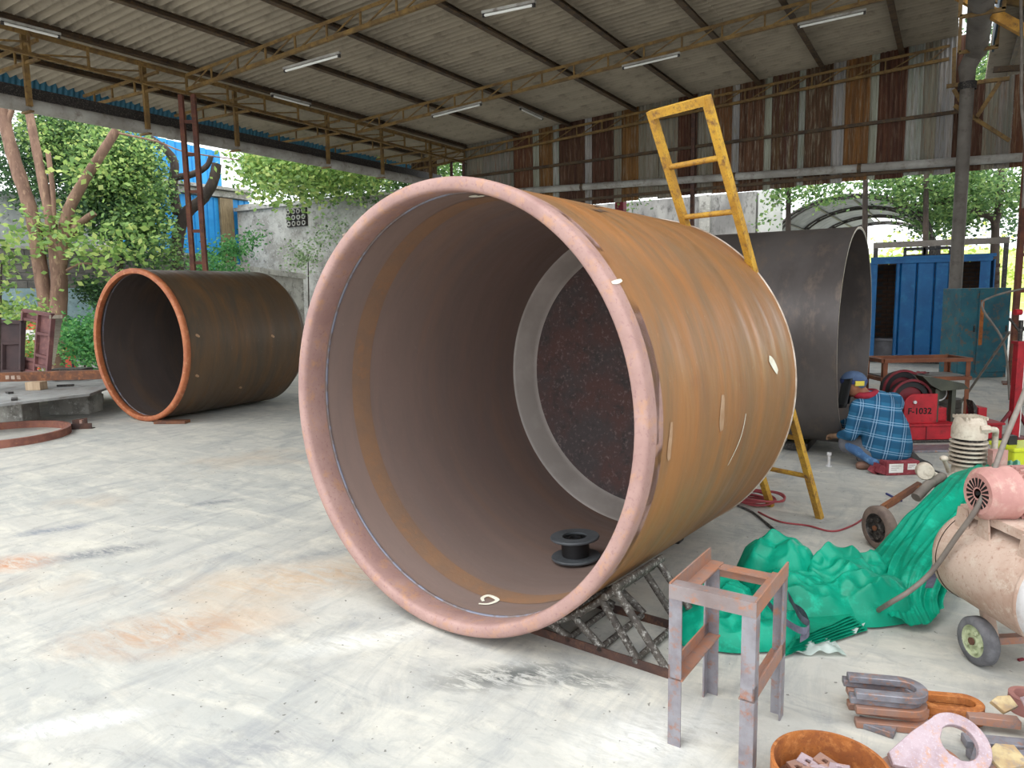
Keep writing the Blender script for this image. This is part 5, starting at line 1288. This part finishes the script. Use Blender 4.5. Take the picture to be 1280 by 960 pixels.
tree('feathery_tree', 'tall feathery dark green tree mass behind the pruned trunks',
     [([G(150, 462), DP(150, 380, 17.2), DP(150, 300, 17.2)], .14, .08)],
     [([bl(150, 230, 55, 18, 1, 1.2), bl(95, 180, 50, 18.3, 1, .9), bl(172, 282, 36, 17.2, 1, 1.2), bl(130, 270, 44, 17.5, 1, .7), bl(165, 215, 26, 17.8, 1, 1.2), bl(30, 205, 42, 18.5, 1, 1.2), bl(90, 230, 40, 18.3), bl(195, 322, 22, 16.6, 1, .7)], leaf_dark, 24000, .10),
      ([bl(150, 225, 52, 17.6, 1, 1.2), bl(95, 180, 46, 18, 1, .8), bl(178, 285, 32, 16.9, 1, 1.1), bl(155, 190, 30, 17.4, 1, .8), bl(205, 315, 24, 16.4, 1, 1.0), bl(60, 170, 40, 18, 1, .8), bl(200, 250, 18, 17, 1, 1.3)], leaf_mid, 14000, .10), ([bl(150, 210, 60, 17.2, 1, .9), bl(185, 265, 30, 16.8, 1, 1.3), bl(80, 175, 50, 17.6, 1, .7)], leaf_light, 3500, .09)], trunk_d, lm=leaf_dark, seed=3)
dk = 19.0
tree('crooked_tree', 'crooked dark-limbed tree before the blue building',
     [([G(222, 446), DP(222, 340, dk), DP(222, 300, dk), DP(232, 268, dk), DP(252, 250, dk), DP(266, 228, dk), DP(271, 205, dk)], .22, .16),
      ([DP(222, 268, dk), DP(216, 232, dk), DP(218, 205, dk), DP(208, 188, dk), DP(186, 172, dk)], .16, .12), ([DP(216, 222, dk), DP(240, 218, dk), DP(258, 208, dk), DP(264, 195, dk)], .12, .08)],
     [([bl(312, 210, 28, 18.5, 1, .7), bl(350, 215, 38, 18.5, 1, .8), bl(395, 218, 36, 18.5, 1, .8), bl(372, 244, 20, 16, 1, .6), bl(335, 232, 22, 17, 1, .6), bl(440, 215, 36, 19, 1, .8)], leaf_light, 5500, .13),
      ([bl(345, 205, 40, 22, 1, .9), bl(400, 205, 55, 22, 1, .7), bl(460, 215, 50, 22, 1, .6), bl(505, 220, 40, 22, 1, .6), bl(550, 200, 50, 24, 1, .8)], leaf_mid, 15000, .13)], trunk_d, seed=5)
# shrubs
def shrub(label, blobs, m, n, size, base, seed, stem=True, name='shrub'):
    t = thing(name, label, 'shrub', base)
    MB().tube(catmull([base, base+Z*.3+R0*.05, V(blobs[0][0])], 4), [.03-.02*i/8 for i in range(9)], 6).build('stem', trunk_d, t)
    stuff(foliage(blobs, n, size, seed).build('foliage', m, t)); return t
shrub('leafy green shrub behind the barrier boards', [bl(105, 428, 28, 13.8, 1, .8), bl(88, 412, 18, 14.2, 1, .7), bl(122, 408, 16, 14.4), bl(128, 440, 20, 13.5)], leaf_fern, 3600, .075, G(105, 470), 21)
shrub('low green shrub by the dark panel at the left wall', [bl(15, 393, 22, 14.4, 1, .4), bl(38, 392, 20, 14.2, 1, .4), bl(40, 440, 20, 14)], leaf_light, 1600, .08, G(20, 462), 22)
shrub('drooping leafy branch cluster at the left picture edge', [bl(2, 330, 12, 9.6, 1, 1.6), bl(2, 375, 10, 9.6, 1, 1.4)], leaf_light, 300, .09, G(-4, 520), 23)
shrub('fern-like plant in front of the blue building', [bl(292, 312, 24, 15.5, 1, .35), bl(262, 322, 20, 15.2, 1, .4), bl(314, 296, 14, 15.3, 1, .4), bl(272, 338, 30, 14.5, 1, .3)], leaf_fern, 2400, .07, G(285, 455), 24)
shrub('pale thin sapling against the grey building wall', [bl(385, 315, 24, 16, 1, .7), bl(372, 325, 16, 16), bl(400, 300, 14, 16, 1, 1.2), bl(420, 285, 16, 16.5, 1, 1.2)], leaf_pale, 700, .07, G(385, 440), 25)
shrub('dark creeper bush on top of the boundary wall', [bl(118, 362, 18, 16.4, 1, .35), bl(132, 375, 14, 16.2, 1, .6)], leaf_dark, 1800, .08, G(128, 462), 26)

# ================================================================== RIGHT BACKGROUND
rw = struct(root('wall_right'))
YW = 21.0
x0_, x1_ = AY(560, 250, YW).x, AY(945, 250, YW).x
MB().box(((x0_+x1_)/2, YW+.15, 2.1), (x1_-x0_, .3, 4.2)).build('wall', mat('stained_concrete', S(170, 168, 164), S(132, 130, 128), S(96, 94, 92), scale=1.1, stretch=(1.6, 1, .7), rough=.95), rw)
for k in range(3):
    x = x0_+(x1_-x0_)*(k+.6)/3; MB().box((x, YW-.05, 2.1), (.3, .12, 4.2)).build('pilaster', concrete, rw)
MB().box((x1_+.35, YW+.2, 2.1), (.6, .3, 4.2)).build('white_end', mat('limewash', S(226, 226, 222), S(206, 206, 202), scale=2), rw)
struct(MB().bar((AY(776, 250, 17.5).x, 17.5, 0), (AY(776, 250, 17.5).x, 17.5, 4.6), .22, .22).build('trim_4', mat('maroon', S(116, 26, 44), S(96, 22, 38), scale=4)))
# arched open shed
ash = thing('arched_shed', 'open arched sheet-roof shed on curved ribs beyond the grey shell', 'shed', (0, 24, 0))
YA0, YA1 = 23.0, 34.0
pl_, pr_ = AY(965, 300, YA0), AY(1165, 300, YA0)
ca, ra_ = (pl_.x+pr_.x)/2, (pr_.x-pl_.x)/2
topz_ = AY(1065, 243, YA0).z; spz = topz_-ra_*.62
def arch(t, y, k=1.0): return V((ca-ra_*k*math.cos(t), y, spz+ra_*.62*k*math.sin(t)))
n = 14
for i in range(n):
    t0, t1 = PI*.02+PI*.9*i/n, PI*.02+PI*.9*(i+1)/n
    MB().extr([arch(t0, YA0, 1.01), arch(t1, YA0, 1.01), arch(t1, YA0, 1.0), arch(t0, YA0, 1.0)], (0, YA1-YA0-(3 if i > 6 else 0), 0)).build('roof_sheet', mat('arch_sheet', S(150, 154, 154), S(128, 132, 132), scale=2, rough=.7), ash)
for y in (23.0, 26.5, 30.0, 33.5):
    r1 = MB().tube([arch(PI*k/24, y, .99) for k in range(25)], .05, 6).build('arch_rib', dark_steel, ash, 60)
    MB().tube([arch(PI*k/24, y, .93) for k in range(25)], .035, 6).build('inner_chord', dark_steel, r1, 60)
    for k in range(1, 12): MB().tube([arch(PI*k/12, y, .99), arch(PI*k/12+.1, y, .93)], .02, 5).build('lacing', dark_steel, r1)
    for s_ in (0, PI): MB().bar(arch(s_, y), V((arch(s_, y).x, y, 0)), .12, .12).build('post', dark_steel, ash)
for k in range(2, 11, 2): MB().tube([arch(PI*k/12, YA0, .975), arch(PI*k/12, YA1, .975)], .03, 5).build('purlin_rod', dark_steel, ash)
# sunlit bank far beyond
bk_ = thing('grass_bank', 'sunlit pale green bank far beyond the arched shed', 'bank', (4, 52, 0))
MB().grid(lambda u, v: V((-25+70*u, 48+26*v, -.1+4.2*min(1, v*1.5)+.7*noise.noise(V((u*11, v*4, 3))))), 40, 10).build('slope', mat('grass', S(196, 204, 120), S(170, 186, 92), S(214, 216, 150), scale=.8, rough=.9), bk_, 180)
stuff(foliage([(V((x, 52+3*random.random(), 2.0+1.4*random.random())), (2.6, 2.2, 1.3)) for x in range(-16, 30, 3)], 5000, .32, 41).build('foliage', leaf_sun, bk_))
# low pipe rail and dark wall behind cabin
pr2 = thing('pipe_rail', 'grey horizontal rail on posts behind the blue cabin roof', 'rail', (1, 20.5, 0))
ya = 20.5; p, q = AY(1092, 307, ya), AY(1262, 300, ya); MB().bar(p, q, .12, .14).build('rail', pipe_m, pr2)  # rail takes the darkened pipe grey to look shaded
for t_ in (.02, .5, .98): r_ = p.lerp(q, t_); MB().bar((r_.x, r_.y, 0), r_, .1, .1).build('post', dark_steel, pr2)
# things on the cabin roof
for i, (a, b, lab) in enumerate(((1125, 1150, 'dark steel trestle lying on the cabin roof, left one'), (1150, 1182, 'dark steel trestle lying on the cabin roof, right one'))):
    t = thing('roof_trestle', lab, 'trestle', (cx_(a), CY0+.5, zt_))
    for yy in (.3, .8):
        for h_3 in (.14, .0): MB().bar((cx_(a), CY0+yy, zt_+.03+h_3), (cx_(b), CY0+yy, zt_+.03+h_3), .03, .04).build('bar', dark_steel, t)
        for x in (cx_(a), cx_(b)): MB().bar((x, CY0+yy, zt_), (x, CY0+yy, zt_+.18), .03, .03).build('leg', dark_steel, t)
# trees behind
dr_ = 19.5
tree('shade_tree', 'broad dark-limbed tree behind the down-pipe on the right',
     [([G(1243, 425), DP(1243, 330, dr_), DP(1244, 300, dr_), DP(1242, 275, dr_), DP(1222, 265, dr_), DP(1190, 252, dr_), DP(1165, 240, dr_), DP(1130, 228, dr_)], .17, .06), ([DP(1243, 285, dr_), DP(1250, 250, dr_), DP(1251, 215, dr_), DP(1250, 180, dr_)], .13, .1), ([DP(1190, 252, dr_), DP(1160, 255, dr_), DP(1140, 256, dr_), DP(1110, 262, dr_)], .07, .03)],
     [([bl(1190, 232, 50, 19, 1, .7), bl(1130, 240, 36, 19.2, 1, .6), bl(1230, 240, 36, 19.5, 1, .9), bl(1160, 275, 30, 20, 1, .7), bl(1100, 225, 36, 19.5, 1, .4), bl(1270, 240, 30, 20, 1, 1), bl(1200, 270, 34, 20.5, 1, .7), bl(1245, 80, 40, 20, 1, .6)], leaf_mid, 9000, .11),
      ([bl(1200, 225, 60, 21.5, 1, .7), bl(1120, 225, 45, 21.5, 1, .5), bl(1260, 265, 34, 22, 1, .9), bl(1250, 70, 60, 22), bl(1180, 265, 50, 21, 1, .8)], leaf_dark, 9000, .12)], trunk_d, seed=8)  # dark leaf and bark colours deepen the dim right background
for i, (x, y0, y1, dep, lab) in enumerate(((985, 232, 420, 18.5, 'thin dark tree stem before the arched shed, left one'), (1081, 222, 420, 19.0, 'straight dark pole rising above the grey shell end'), (1157, 218, 420, 18.8, 'thin dark pole left of the grey down-pipe'))):
    b0 = DP(x, 300, dep); t = thing('slim_stem', lab, 'pole', V((b0.x, b0.y, 0)))
    MB().tube([V((b0.x, b0.y, 0)), b0, DP(x+1, y0-20, dep)], [.09, .07, .06], 8).build('stem', trunk_d, t, 60)
    if i == 0: stuff(foliage([bl(985, 240, 32, 18.6, 1, .4), bl(1030, 238, 34, 19, 1, .3), bl(955, 275, 10, 18, 1, 1), bl(795, 252, 12, 18, 1, .8)], 1400, .11, 31).build('foliage', leaf_mid, t))

# pale rope hanging from the neighbouring roof at the right edge
rp = [DP(1276, -10, 9.0), DP(1277, 60, 9.0), DP(1277, 130, 9.0), DP(1282, 190, 9.0), DP(1279, 260, 9.0)]
tag(MB().tube(catmull(rp, 5), .018, 8).build('hanging_rope', greybrown, None, 60), 'pale rope hanging down at the upper right edge', 'rope')
